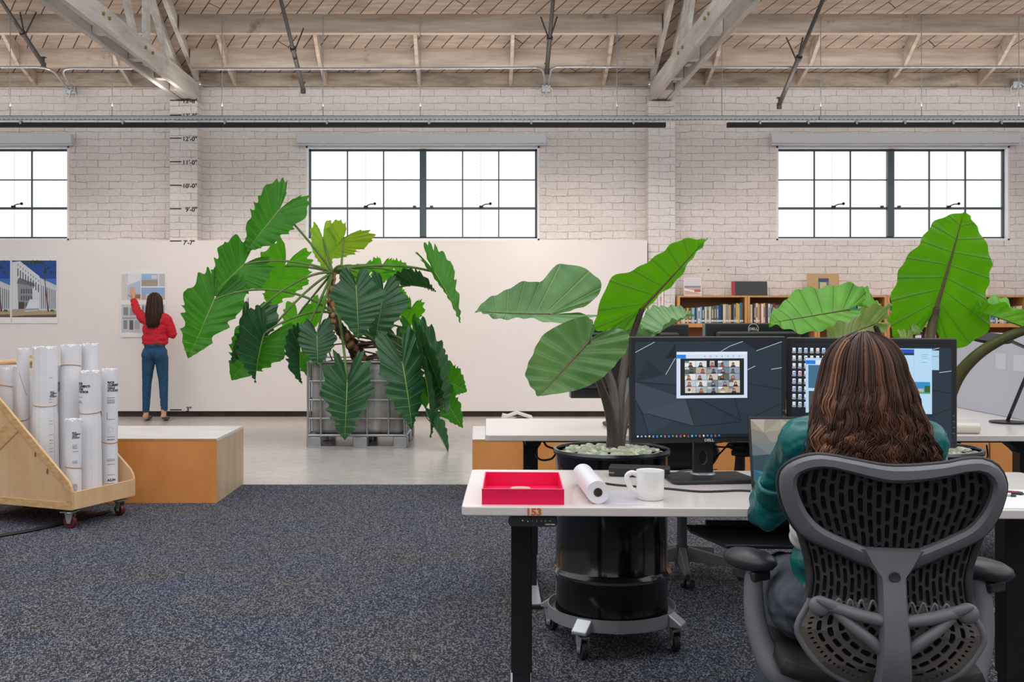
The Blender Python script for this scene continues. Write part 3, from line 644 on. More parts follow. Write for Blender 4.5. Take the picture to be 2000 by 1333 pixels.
draw_roll(30, .47, 717, .045, 'plain paper roll half hidden behind the narrow creased one', 2)
draw_roll(45, .22, 682, .040, 'narrow tall roll with a diagonal crease line and low band', 3, band=[.52], flare=.15, texts=[(tuple((.004+k*.0026, -k*.0085, .0062+k*.0026, -k*.0085+.007) for k in range(18)), -.3, .83, 0, 0)])
draw_roll(61, .43, 722, .03, 'thin roll squeezed between the creased roll and the fat pleated bundle', 12)
draw_roll(88, .20, 679, .076, 'fattest pleated bundle of drawings tied with one rubber band', 4, pleat=.05, band=[.62], flare=.12, texts=[sheet(.72, .8, .022, .5, 5), (LG, .82, .70, .011, .0006)])
draw_roll(117, .36, 716, .034, 'thin roll with bold black lettering behind the pleated bundle', 13, texts=[(LG, .0, .86, .018, .0008)])
draw_roll(133, .35, 675, .064, 'tall leaning roll with a crumpled top and dark string', 6, pleat=.025, lean=(.02, 0), band=[.86], flare=.06)
draw_roll(177, .488, 673, .056, 'clean white roll standing at the back, tallest beside the pale string', 7)
draw_roll(176, .30, 726, .066, 'wide pleated roll lettered on its edge, band below the lettering', 8, pleat=.035, band=[.68], flare=.10, texts=[(LG, -1.05, .90, .020, .001), sheet(-1.02, .80, .042, .16, 3), small(-1.02, .77, .03, 3, 2), sheet(-.9, .50, .03, .4, 8), small(-.85, .45, .03, 5, 5)])
draw_roll(214, .47, 722, .052, 'roll lettered in bold black with sheet number A2.04 at its foot', 9, band=[.42], flare=.0, texts=[(LG, .1, .89, .020, .001), sheet(.02, .775, .052, .07, 3), small(.05, .76, .05, 5, 4), (((0, 0, .052, .0022), (0, .0, .002, .05)), .02, .60, 0, 0), sheet(.02, .46, .052, .05, 7), small(.05, .44, .05, 2, 9), small(.05, .28, .05, 3, 6), sheet(.02, .24, .052, .08, 9), ('A2.04', .08, .105, .022, .001), (((0, 0, .06, .0022),), -.1, .085, 0, 0), (tuple((.016*math.cos(q/20*6.28), .016*math.sin(q/20*6.28), .016*math.cos(q/20*6.28)+.002, .016*math.sin(q/20*6.28)+.002) for q in range(20)), .45, .52, 0, 0)])
draw_roll(143, .13, 820, .050, 'shortest roll at the front corner of the cart', 10, band=[.42], texts=[(LG, .25, .84, .012, .0006), small(.3, .70, .03, 5, 4), sheet(.3, .62, .034, .06, 6), small(.3, .5, .028, 3, 7), small(.3, .22, .03, 9, 8)])

# ================================================================ plants
def m_leaf(name, c1, c2, vein, trans=.35, rough=.35, tc='78b72c'):
    k = NT(name); uv = k.n('ShaderNodeUVMap'); sp = k.n('ShaderNodeSeparateXYZ'); k.l(uv.outputs[0], sp.inputs[0])
    fr = k.n('ShaderNodeMath', operation='FRACT'); k.l(sp.outputs[0], fr.inputs[0])
    pp = k.n('ShaderNodeMath', operation='PINGPONG'); k.l(sp.outputs[0], pp.inputs[0]); pp.inputs[1].default_value = 0.5
    n = k.noise(k.coords(), 7, 4, .6)
    base = k.ramp(n.outputs[0], [(.3, lin(c1)), (.7, lin(c2))])
    vm = k.ramp(pp.outputs[0], [(0.0, (1,)*3), (.07, (0,)*3)])
    mm = k.ramp(sp.outputs[1], [(0.0, (1,)*3), (.035, (0,)*3)])
    mx = k.n('ShaderNodeMath', operation='MAXIMUM'); k.l(vm, mx.inputs[0]); k.l(mm, mx.inputs[1])
    sc_ = k.n('ShaderNodeMath', operation='MULTIPLY'); k.l(mx.outputs[0], sc_.inputs[0]); sc_.inputs[1].default_value = .55
    c = k.mix(sc_.outputs[0], base, lin(vein)); k.l(c, k.b.inputs['Base Color']); k.b.inputs['Roughness'].default_value = rough
    k.b.inputs['Specular IOR Level'].default_value = .5
    cr = k.noise(k.coords(), 30, 3, .6); ad = k.n('ShaderNodeMath', operation='MULTIPLY_ADD'); k.l(cr.outputs[0], ad.inputs[0]); ad.inputs[1].default_value = .35; k.l(vm, ad.inputs[2])
    bp = k.bump(ad.outputs[0], .5, .006); bp.invert = True
    tr = k.n('ShaderNodeBsdfTranslucent'); tcol = k.mix(.5, c, lin(tc)); k.l(tcol, tr.inputs[0])
    ms = k.n('ShaderNodeMixShader'); ms.inputs[0].default_value = trans; k.l(k.b.outputs[0], ms.inputs[1]); k.l(tr.outputs[0], ms.inputs[2]); k.l(ms.outputs[0], k.out.inputs[0])
    return k.m
LF_DARK = m_leaf('dark_glossy_leaf', '1f4a30', '2f6438', '6b8f4e', .22, .28, '3f8a28')
LF_MID = m_leaf('mid_green_leaf', '2a7418', '3d9020', '8fc03c', .50, .35, '5cc018')
LF_BACKLIT = m_leaf('backlit_bright_leaf', '2fa414', '4cc01c', '2f8a18', .62, .38, '8be020')  # brighter base colour paints in the lamp glow behind the back leaves
LF_LIME = m_leaf('lime_backlit_leaf', '74b428', '94cc34', 'c2e860', .6, .38, 'd6f23c')  # yellow-green paints in the window light coming through the top leaves
LF_EAR = m_leaf('elephant_ear_leaf', '467a44', '6f9a58', '9db87e', .25, .33, '66a82a')
LF_EARB = m_leaf('elephant_ear_underside', '4a9408', '66b010', '4a3f38', .42, .38, '7ad010')
LF_PALE = m_leaf('pale_crinkled_leaf', '7d9a52', 'a8b874', '5f8a3c', .25, .35, '94c040')
STALKM = P('green_stalk', '5f7f3c', .45, var=.25, vscale=10)
STALKD = P('dark_olive_stalk', '5a5a30', .45, var=.3, vscale=10)
STALKP = P('dark_purple_stalk', '4b4340', .4, var=.25, vscale=8)
OUT_PH = [(0, 0), (.07, -.16), (.22, -.40), (.48, -.56), (.80, -.46), (.98, -.16), (1.02, .10), (.92, .30), (.74, .52), (.50, .72), (.26, .88), (0, 1)]
OUT_EE = [(0, 0), (.06, -.16), (.22, -.30), (.46, -.36), (.74, -.26), (.93, -.04), (1.0, .20), (.95, .42), (.80, .62), (.56, .80), (.26, .93), (0, 1)]
def leaf(parent, att, Ya, tip, Yt, Wp, mat, Wd=0.0, kind='ph', fold=.25, droop=.12, teeth=13, saw=.16, rip=.03, seed=0, stalk=None, smat=None, sr=.011, curl=0.0, lobe=1.0, one=1.0, name='leaf'):
    a = at(*att, Ya); A = at(*tip, Yt)-a; W = Vector((Wp[0]*Ya/F, Wd, -Wp[1]*Ya/F)); N = W.cross(A)
    N = N.normalized() if N.length > 1e-9 else Vector((0, -1, 0))
    if N.z < 0 and abs(N.z) > .05 or (abs(N.z) <= .05 and N.y > 0): N = -N
    out = OUT_PH if kind == 'ph' else OUT_EE; rnd = random.Random(seed*31+5); p1, p2, p3 = [rnd.uniform(0, 6.28) for _ in range(3)]
    lA, lW = A.length, W.length; nu = teeth*6; nr = 7; m = MB(); uvl = m.bm.loops.layers.uv.new('UVMap')
    ctl = [Vector((x*lobe if y < 0 else x, y*(lobe if y < 0 else 1), 0)) for x, y in out]; crv = spline(ctl, 8); cn = len(crv)-1
    e0 = .30
    mid = {}
    for sd in (-1, 1):
        grid = []
        for i in range(nu+1):
            e = i/nu; f = e*cn; j = min(int(f), cn-1); o = crv[j].lerp(crv[j+1], f-j); my = 0 if e < e0 else ((e-e0)/(1-e0))**1.08
            if e >= .999: my = 1
            tt = e*teeth+(.30*math.sin(9*e+p1+sd)+.22*math.sin(23*e+p2) if kind == 'ph' else 0); ph = tt-math.floor(tt)
            if kind == 'ph': cut = 1-saw*1.25*(math.sin(PI*ph)**1.3 if ph < .5 else math.sin(PI*ph)**.7)*(1 if .06 < e < .97 else .2)*(1+.6*math.sin(e*17+p1)+.4*math.sin(e*41+p3))*(1-.35*(1-my))+.03*math.sin(tt*5.1)
            else: cut = 1-.035*(1+math.sin(e*19+p1+sd))*(1 if .05 < e < .95 else 0)
            col = []
            for q in range(nr+1):
                r = q/nr; rr = r*cut; x = o.x*rr; y = my+(o.y-my)*rr
                z = fold*abs(x)*lW - droop*lA*(max(0, y)**2) - droop*.7*lA*(max(0, -y)**1.5)-curl*lW*(x*x)*1.2
                z += rip*lW*math.sin(2*PI*tt)*r*(1 if e > .08 else 0)+.06*lW*math.sin(7*e+p2+sd)*r*r + (.05*lW*math.sin(23*e+p3)*r*r if kind != 'ph' else 0)
                P_ = a+A*y+W*(x*sd*(one if sd > 0 else 1))+N*z
                if q == 0:
                    key = round(my, 5)
                    if key not in mid: mid[key] = m.bm.verts.new(P_)
                    col.append(mid[key])
                else: col.append(m.bm.verts.new(P_))
            grid.append(col)
        for i in range(nu):
            for q in range(nr):
                vs = [grid[i][q], grid[i+1][q], grid[i+1][q+1], grid[i][q+1]]; us = [(i/nu*teeth, q/nr), ((i+1)/nu*teeth, q/nr), ((i+1)/nu*teeth, (q+1)/nr), (i/nu*teeth, (q+1)/nr)]
                vv, uu = [], []
                for v_, u_ in zip(vs, us):
                    if v_ not in vv: vv.append(v_); uu.append(u_)
                if len(vv) < 3: continue
                try: fc = m.bm.faces.new(vv if sd > 0 else vv[::-1])
                except ValueError: continue
                for lp, u_ in zip(fc.loops, uu if sd > 0 else uu[::-1]): lp[uvl].uv = u_
    o = m.build(name, mat, parent, smooth=180, recalc=False)
    if stalk is not None:
        s0, hgt = stalk[0], stalk[1]; s0 = at(*s0[:2], s0[2]) if not isinstance(s0, Vector) else s0
        d = a-s0; L = d.length; c1 = s0+d*.28+Vector((0, 0, hgt*L)); c2 = s0+d*.72+Vector((0, 0, hgt*L*.85))
        pts = bez(s0, c1, c2, a, 16); MB().tube(pts, [sr*(1.35-.5*i/16) for i in range(17)], 10).build('stalk', smat or STALKM, o, smooth=60)
    rb = MB(); pts = [a+A*t+N*(-droop*lA*t*t+.0015) for t in [i/10*.94 for i in range(11)]]
    rb.tube(pts, [sr*.55*(1-.85*i/10) for i in range(11)], 6); rb.build('midrib', P('midrib_green', '8aa850', .5) if kind == 'ph' else P('midrib_dark', '6f6248', .5), o, smooth=60)
    return o
# --- potted tree with lobed leaves in the caged tank
tree = empty('lobed_leaf_plant', (-1.25, 11.1, .80)); T(tree, 'large tree philodendron with lobed glossy leaves growing in the caged tank', 'plant')
tree.location = (0, 0, 0)
def m_trunk():
    k = NT('scarred_trunk'); v = k.coords((1, 1, .8)); vo = k.n('ShaderNodeTexVoronoi'); vo.inputs['Scale'].default_value = 17; k.l(v, vo.inputs['Vector'])
    c = k.ramp(vo.outputs['Distance'], [(0.0, lin('6a4a34')), (.12, lin('c79b6c')), (.42, lin('a5764c')), (.60, lin('3d2a20'))]); k.l(c, k.b.inputs['Base Color']); k.b.inputs['Roughness'].default_value = .8
    b = k.bump(vo.outputs['Distance'], 1.0, .02); b.invert = True; return k.m
YQ = 11.05
tk = [at(706, 712, YQ), at(698, 690, YQ), at(684, 668, YQ-.03), at(668, 648, YQ-.05), at(655, 628, YQ-.05), at(648, 600, YQ), at(647, 565, YQ), at(651, 532, YQ)]
sp_ = spline(tk, 7); n = len(sp_); MB().tube(sp_, [.088-.055*(i/n)**.8+.005*math.sin(i*2.1) for i in range(n)], 18).build('trunk', m_trunk(), tree, smooth=60)
rt = random.Random(4); ROOT = P('aerial_root', '6f5240', .7, var=.3, vscale=30)
for k in range(16):
    s0 = sp_[rt.randint(2, 20)]; gx = rt.uniform(-.45, .55) if k < 8 else rt.uniform(.15, .5); g = Vector((-1.15+gx, YQ+rt.uniform(-.35, .2), .80)); mid_ = (s0+g)/2+Vector((gx*.4, rt.uniform(-.05, .05), rt.uniform(.02, .14)))
    MB().tube(spline([s0, mid_, g], 6), rt.uniform(.006, .014), 7).build('aerial_root', ROOT, tree, smooth=60)
C1 = (650, 533, 11.05); C2 = (651, 612, 11.0); C3 = (662, 618, 10.9)
D, Mi, Bk, Lm = LF_DARK, LF_MID, LF_BACKLIT, LF_LIME
for i, (att, Ya, tip, Yt, W, mat, Wd, kw) in enumerate([
    ((546, 409), 10.9, (482, 489), 10.7, (39, 30), Mi, .05, dict(stalk=(C1, .05))),
    ((476, 517), 10.8, (413, 577), 10.6, (40, 40), Mi, .05, dict(stalk=(C1, .12))),
    ((557, 520), 11.3, (526, 600), 11.25, (50, 20), Bk, .05, dict(stalk=(C1, .05))),
    ((418, 586), 10.6, (370, 698), 10.4, (52, 13), Mi, .1, dict(stalk=(C2, .20), fold=.2)),
    ((484, 628), 10.5, (461, 711), 10.35, (28, 6), D, .25, dict(stalk=(C1, .16), fold=.5)),
    ((517, 661), 10.7, (451, 742), 10.6, (48, 30), Mi, .0, dict(stalk=(C1, .1))),
    ((516, 652), 10.55, (488, 745), 10.5, (7, 1), D, .3, dict(stalk=(C2, .14), fold=.6)),
    ((581, 618), 11.35, (571, 670), 11.3, (31, 3), Bk, .0, dict(stalk=(C1, .02), teeth=11)),
    ((622, 598), 11.5, (612, 642), 11.45, (16, 2), Bk, .0, dict(stalk=(C1, .02), teeth=9)),
    ((619, 655), 10.5, (621, 714), 10.42, (38, -2), D, .05, dict(stalk=(C1, .04), saw=.12, fold=.15)),
    ((590, 690), 11.2, (612, 742), 11.2, (22, -8), Mi, .0, dict(stalk=(C2, .03))),
    ((587, 673), 10.7, (580, 750), 10.7, (6, 1), D, .2, dict(stalk=(C1, .02), fold=.5)),
    ((678, 746), 10.28, (674, 861), 10.25, (52, -2), D, .05, dict(stalk=(C3, .10), saw=.2, sr=.013, fold=.12)),
    ((695, 557), 10.45, (703, 662), 10.35, (53, 1), D, .1, dict(stalk=(C1, .25), saw=.08, lobe=.6, fold=.1, teeth=15)),
    ((748, 570), 10.7, (736, 668), 10.6, (46, 10), D, .1, dict(stalk=(C1, .22), saw=.1, lobe=.7)),
    ((631, 468), 11.2, (640, 534), 11.1, (25, -6), Lm, .05, dict(stalk=(C1, 0), saw=.12)),
    ((671, 465), 11.1, (634, 508), 11.3, (45, 20), Lm, -.1, dict(stalk=((665, 545, 11.0), 0), droop=-.1)),
    ((706, 527), 11.4, (697, 556), 11.4, (30, -8), Bk, .0, dict(stalk=(C1, .2), teeth=9)),
    ((746, 522), 11.35, (739, 560), 11.35, (24, 2), Bk, .0, dict(stalk=(C1, .12), teeth=11)),
    ((773, 530), 11.2, (801, 553), 11.1, (18, -18), Bk, .0, dict(stalk=(C1, .1), teeth=11)),
    ((762, 575), 11.4, (785, 610), 11.4, (28, -14), Bk, .0, dict(stalk=(C1, .1), teeth=11)),
    ((801, 558), 10.9, (853, 562), 10.8, (4, 15), D, .3, dict(stalk=((700, 600, 11.0), .12), fold=.3)),
    ((803, 602), 11.1, (790, 642), 11.1, (26, 8), Bk, .0, dict(stalk=(C2, .05))),
    ((849, 532), 10.9, (908, 622), 10.7, (20, -20), Mi, .25, dict(stalk=(C1, .1), fold=.45, sr=.014, one=.55)),
    ((786, 710), 10.35, (810, 839), 10.28, (46, -8), D, .1, dict(stalk=((690, 640, 10.95), .06), sr=.014, saw=.2, fold=-.25)),
    ((806, 645), 11.0, (822, 700), 11.0, (24, -4), Mi, .0, dict(stalk=(C2, .02), teeth=11)),
    ((832, 690), 10.6, (884, 802), 10.5, (9, -7), D, .3, dict(stalk=(C2, .06), fold=.5)),
    ((828, 722), 10.5, (856, 852), 10.4, (8, -2), D, .25, dict(stalk=(C2, .04), fold=.5)),
    ((846, 832), 10.38, (884, 887), 10.3, (6, -5), D, .15, dict(fold=.4, teeth=9)),
    ((862, 770), 10.9, (904, 838), 10.9, (24, -15), Mi, .0, dict(stalk=(C2, .05))),
    ((862, 738), 11.0, (912, 766), 11.0, (20, -34), Mi, .0, dict(stalk=(C2, .08))),
    ((852, 748), 10.75, (866, 802), 10.7, (18, -4), D, .1, dict(stalk=(C2, .04), teeth=11)),
    ((828, 745), 11.1, (831, 800), 11.1, (18, -2), Mi, .0, dict(stalk=(C2, .03), teeth=11)),
    ((775, 660), 11.1, (790, 705), 11.0, (24, -2), D, .0, dict(stalk=(C2, .03), teeth=11)),
]): leaf(tree, att, Ya, tip, Yt, W, mat, Wd, seed=i, **kw)
# --- caged liquid tank used as planter
ibc = empty('caged_tank_planter', (-1.2255, 10.56, 0)); T(ibc, 'grey plastic tank in a galvanised wire cage on pallet feet, used as planter', 'planter')
wx = .495; dy = 1.17
k = NT('stained_tank_plastic'); v = k.coords((3.5, 3.5, .35)); n1 = k.noise(v, 2.4, 4, .6); v2 = k.coords((1, 1, 1)); n2 = k.noise(v2, 3.0, 4, .6)
c = k.ramp(n1.outputs[0], [(.3, lin('5d4f47')), (.5, lin('857e7b')), (.7, lin('b4b2b3'))]); c = k.mix(.35, c, k.ramp(n2.outputs[0], [(.35, lin('6e615a')), (.65, lin('d8d7d8'))])); k.l(c, k.b.inputs['Base Color']); k.b.inputs['Roughness'].default_value = .35
TANK = k.m
m = MB(); m.box((-wx+.03, .03, .135), (wx-.03, dy-.03, .835)); m.build('tank_body', TANK, ibc, bevel=.05, bseg=4, smooth=60)
MB().box((-wx+.09, .09, .80), (wx-.09, dy-.09, .838)).build('soil', P('dark_soil', '3a2c22', .9, var=.4, vscale=30, bump=.8), ibc)
TW = .0095
for z in (.863, .672, .482, .295): 
    pts = [(-wx, 0, z), (wx, 0, z), (wx, dy, z), (-wx, dy, z), (-wx, 0, z)]
    m = MB()
    for p, q in zip(pts, pts[1:]): m.cyl(p, q, TW, None, 8)
    m.build('cage_ring', GALV, ibc, smooth=50)
for z in (.125,):
    m = MB(); pts = [(-wx, 0, z), (wx, 0, z), (wx, dy, z), (-wx, dy, z), (-wx, 0, z)]
    for p, q in zip(pts, pts[1:]): m.cyl(p, q, .014, None, 8)
    m.build('base_ring', GALV, ibc, smooth=50)
for px in (602, 627, 668, 717, 759, 790):
    x = (px-CX)*10.56/F+1.2255; x = max(-wx, min(wx, x)); MB().cyl((x, -.004, .11), (x, -.004, .87), TW, None, 8).build('cage_bar', GALV, ibc, smooth=50); MB().cyl((x, dy, .11), (x, dy, .87), TW, None, 8).build('cage_bar', GALV, ibc, smooth=50)
for y in (.0, .17, .34, .51, .68, .85, 1.02, dy):
    for x in (-wx, wx): MB().cyl((x, y, .11), (x, y, .87), TW, None, 8).build('cage_bar', GALV, ibc, smooth=50)
for x in (-wx+.06, .03, wx-.06):
    for y in (.06, dy/2, dy-.06): MB().box((x-.075, y-.06, .0), (x+.075, y+.06, .115)).build('pallet_foot', GALV, ibc, bevel=.015, smooth=50)
MB().box((-wx+.02, .02, .112), (wx-.02, dy-.02, .134)).build('pallet_deck', GALV, ibc, bevel=.005)
for y in (0.0, dy-.04): MB().box((-wx, y, .0), (wx, y+.04, .012)).build('pallet_skid', GALV, ibc, bevel=.003)

# --- black drums on dollies with elephant ear plants
def drum(cx_, cy_, lab, lab2, lab3, rot=0.0):
    d = empty('steel_drum', (cx_, cy_, .135)); T(d, lab, 'drum'); R = .2285; H = .655
    pr = [(.0001, .004), (R-.006, .004), (R, .012), (R, .205)]
    for zz in (.215, .43): pr += [(R, zz-.018), (R+.006, zz-.012), (R+.013, zz), (R+.006, zz+.012), (R, zz+.018)]
    pr = [(.0001, .004), (R-.006, .004), (R+.003, .010), (R, .018), (R, .145), (R+.006, .153), (R+.014, .165), (R+.006, .177), (R, .185), (R, .46), (R+.006, .468), (R+.014, .48), (R+.006, .492), (R, .50), (R, H-.02), (R+.004, H-.008)]
    MB().lathe(pr+[(R-.004, H-.008), (R-.006, H-.04), (.0001, H-.035)], (0, 0, 0), 72).build('drum_body', GLOSSB, d, smooth=50)
    MB().lathe([(R+.012, H-.004), (R+.009, H+.006), (R-.002, H+.006), (R-.006, H-.004), (R-.002, H-.014), (R+.009, H-.014), (R+.012, H-.004)], (0, 0, 0), 72).build('drum_rim', P('rim_black_steel', '5a5c60', .25, .9), d, smooth=60)
    # pebbles
    rnd = random.Random(int(cx_*100)); g = MB(); mats = [P('pebble_'+c, c, .6, var=.12, vscale=40) for c in ('b5b8a0', '9fa893', 'c7c3a6', 'a9ad8f', '8f9c8c', 'd0cdb8')]
    for q in range(560):
        a = rnd.uniform(0, 2*PI); r = (R-.02)*math.sqrt(rnd.random()); g.mi = rnd.randrange(6); s_ = rnd.uniform(.010, .018)
        z = H-.022+.022*(1-(r/R)**2)+rnd.uniform(-.006, .008)
        g.ell((r*math.cos(a), r*math.sin(a), z), (s_*1.25, s_*.9, s_*.72), 2, Euler((rnd.uniform(-.4, .4), rnd.uniform(-.4, .4), rnd.uniform(0, 6))).to_matrix().to_4x4())
    go = g.build('pebbles', mats, None, smooth=180); go.location = d.location; T(go, lab3, 'pebbles', None, 'stuff')
    y = empty('drum_dolly', (cx_, cy_, 0)); T(y, lab2, 'dolly'); RD = .2585
    MB().lathe([(RD, .108), (RD+.003, .108), (RD+.003, .158), (RD, .158), (RD, .108)], (0, 0, 0), 72).build('dolly_ring', GREYM, y, smooth=50)
    m = MB(); m.box((-RD, -.025, .108), (RD, .025, .126)); m.box((-.025, -RD, .106), (.025, RD, .124)); m.build('cross_bar', GREYM, y)
    MB().lathe([(RD-.03, .124), (RD, .124), (RD, .128), (RD-.03, .128), (RD-.03, .124)], (0, 0, 0), 60).build('ring_ledge', GREYM, y, smooth=50)
    for q in range(4):
        a = math.radians(-113+rot+90*q); c_, s_ = math.cos(a), math.sin(a); Mx = Matrix.Rotation(a+PI/2, 4, 'Z')
        b = MB(); b.prism([Mx @ Vector((-.032, -RD-.001, .155)), Mx @ Vector((-.032, -RD-.055, .118)), Mx @ Vector((-.032, -RD-.055, .104)), Mx @ Vector((-.032, -RD-.001, .104))], Mx.to_3x3() @ Vector((.064, 0, 0))); b.build('caster_bracket', GREYM, y, bevel=.004)
        caster(y, (c_*(RD+.018), s_*(RD+.018), 0), [.3, .1, .9, .5][q], .037, BLACKP, tread=.024, plate=False)
    return d
DC = Vector(((1194-CX)/474, 4.325, 0))
drum(DC.x, DC.y, 'gloss black steel drum planter behind the pink tray, with three leaf stalks', 'round grey dolly under the drum beside the desk leg', 'pale green-grey pebbles filling the drum behind the coffee mug', -8)
DC2 = Vector((1.84, 4.36, 0))
drum(DC2.x, DC2.y, 'gloss black steel drum planter mostly hidden behind the seated person', 'round grey dolly under the hidden drum behind the seated person', 'pale pebbles in the drum seen past the person\'s shoulder', 30)
e1 = empty('elephant_ear_plant'); T(e1, 'elephant ear plant with thick dark stalks in the drum by the mug', 'plant')
YD = 4.30
def stalkp(parent, pts, r0, r1, mat=STALKP):
    s = spline([at(*p) for p in pts], 7); n = len(s)-1; MB().tube(s, [r0+(r1-r0)*(i/n)**.7 for i in range(n+1)], 14).build('stalk', mat, parent, smooth=60)
b_ = (1197, 893, 4.32)
stalkp(e1, [b_, (1196, 840, 4.32), (1186, 790, 4.3), (1168, 740, 4.22), (1152, 700, 4.1), (1149, 668, 4.0)], .030, .009)
stalkp(e1, [b_, (1199, 840, 4.34), (1202, 790, 4.38), (1190, 735, 4.42), (1150, 660, 4.46), (1110, 630, 4.48), (1074, 616, 4.5)], .034, .008)
stalkp(e1, [(1204, 893, 4.34), (1208, 830, 4.36), (1212, 770, 4.4), (1222, 700, 4.45), (1236, 655, 4.45), (1254, 603, 4.4)], .028, .012)
stalkp(e1, [(1208, 890, 4.36), (1216, 840, 4.42), (1228, 790, 4.5), (1250, 720, 4.6), (1275, 680, 4.6), (1286, 650, 4.6)], .024, .009)
EE = dict(kind='ee', teeth=11, rip=.035)
leaf(e1, (1149, 667), 4.0, (1056, 773), 3.88, (80, 26), LF_EAR, .05, fold=.10, droop=.05, seed=1, name='leaf', sr=.010, **EE)
leaf(e1, (1074, 614), 4.5, (926, 614), 4.35, (-6, 52), LF_EAR, -.12, fold=.2, droop=-.05, seed=2, one=.38, lobe=1.9, sr=.010, **EE)
leaf(e1, (1254, 603), 4.40, (1384, 468), 4.3, (42, 38), LF_EARB, .10, fold=.12, droop=-.03, seed=3, sr=.016, one=.26, lobe=1.5, **EE)
leaf(e1, (1286, 650), 4.6, (1354, 609), 4.7, (-8, -17), LF_EAR, .16, fold=.4, droop=.05, seed=4, sr=.009, **EE)
leaf(e1, (1222, 645), 4.7, (1262, 640), 4.5, (-24, -24), LF_EAR, .1, fold=.2, droop=.05, seed=9, sr=.007, **EE)
e2 = empty('elephant_ear_plant'); T(e2, 'elephant ear plant with the tallest upright leaf, behind the seated person', 'plant')
b_ = (1815, 890, 4.38)
stalkp(e2, [b_, (1818, 800, 4.4), (1812, 720, 4.42), (1817, 655, 4.44), (1824, 620, 4.44), (1829, 600, 4.42)], .032, .016, P('brown_stalk', '6a5c48', .45, var=.2))
stalkp(e2, [b_, (1790, 800, 4.4), (1740, 700, 4.5), (1690, 640, 4.6), (1655, 606, 4.62)], .028, .010)
stalkp(e2, [(1800, 890, 4.36), (1770, 800, 4.3), (1735, 700, 4.2), (1710, 638, 4.15)], .028, .010)
stalkp(e2, [(1805, 890, 4.36), (1800, 800, 4.3), (1785, 700, 4.25), (1782, 655, 4.2)], .026, .010)
stalkp(e2, [(1822, 890, 4.4), (1845, 800, 4.4), (1870, 738, 4.35), (1905, 697, 4.3), (1950, 667, 4.25), (2000, 646, 4.2), (2030, 640, 4.2)], .036, .016, STALKD)
leaf(e2, (1829, 600), 4.42, (1886, 416), 4.32, (104, 22), LF_EARB, .06, fold=-.06, droop=-.03, seed=5, sr=.020, lobe=1.2, **EE)
leaf(e2, (1655, 606), 4.62, (1502, 632), 4.5, (-12, -44), LF_EARB, .18, fold=.15, droop=.0, seed=6, sr=.009, **EE)
leaf(e2, (1690, 600), 4.75, (1745, 620), 4.8, (8, -32), LF_EARB, .18, fold=.15, droop=.1, seed=16, sr=.006, **EE)
leaf(e2, (1708, 634), 4.15, (1600, 672), 3.92, (34, 34), LF_PALE, .24, fold=.10, droop=.03, seed=7, sr=.008, rip=.03, kind='ee', teeth=11)
leaf(e2, (1782, 655), 4.2, (1745, 690), 4.05, (42, -8), LF_PALE, .2, fold=.1, droop=.08, seed=8, sr=.008, **EE)
leaf(e2, (2030, 652), 4.2, (1904, 599), 4.35, (6, -15), LF_EARB, .25, fold=.3, droop=.06, seed=10, sr=.012, **EE)

# ================================================================ bookcase along the brick wall
BY0, BY1 = 13.73, 14.04
BW = .915; random.seed(21)
ORD = ['first', 'second', 'third', 'fourth', 'fifth', 'sixth', 'seventh', 'eighth', 'ninth', 'tenth', 'eleventh', 'twelfth', '13th', '14th', '15th', '16th', '17th', '18th', '19th', '20th', '21st', '22nd', '23rd', '24th', '25th', '26th', '27th', '28th', '29th', '30th', '31st', '32nd', '33rd', '34th', '35th']
BAYN = ['bay beside the pilaster', 'bay under the photo book', 'bay under the card mount', 'bay behind the tallest leaf', 'bay above the divider screen']
BCOL = [('black', '25262b'), ('navy', '25406b'), ('cream', 'd9ccb0'), ('white', 'dfe0e2'), ('red', 'b23a34'), ('blue', '2f78b0'), ('grey', '8f949a'), ('tan', 'c4a06a'), ('green', '4f6f5a'), ('brown', '6d4a38'), ('pale blue', '8fb6cc'), ('yellow', 'd9b548'), ('maroon', '742f3c')]
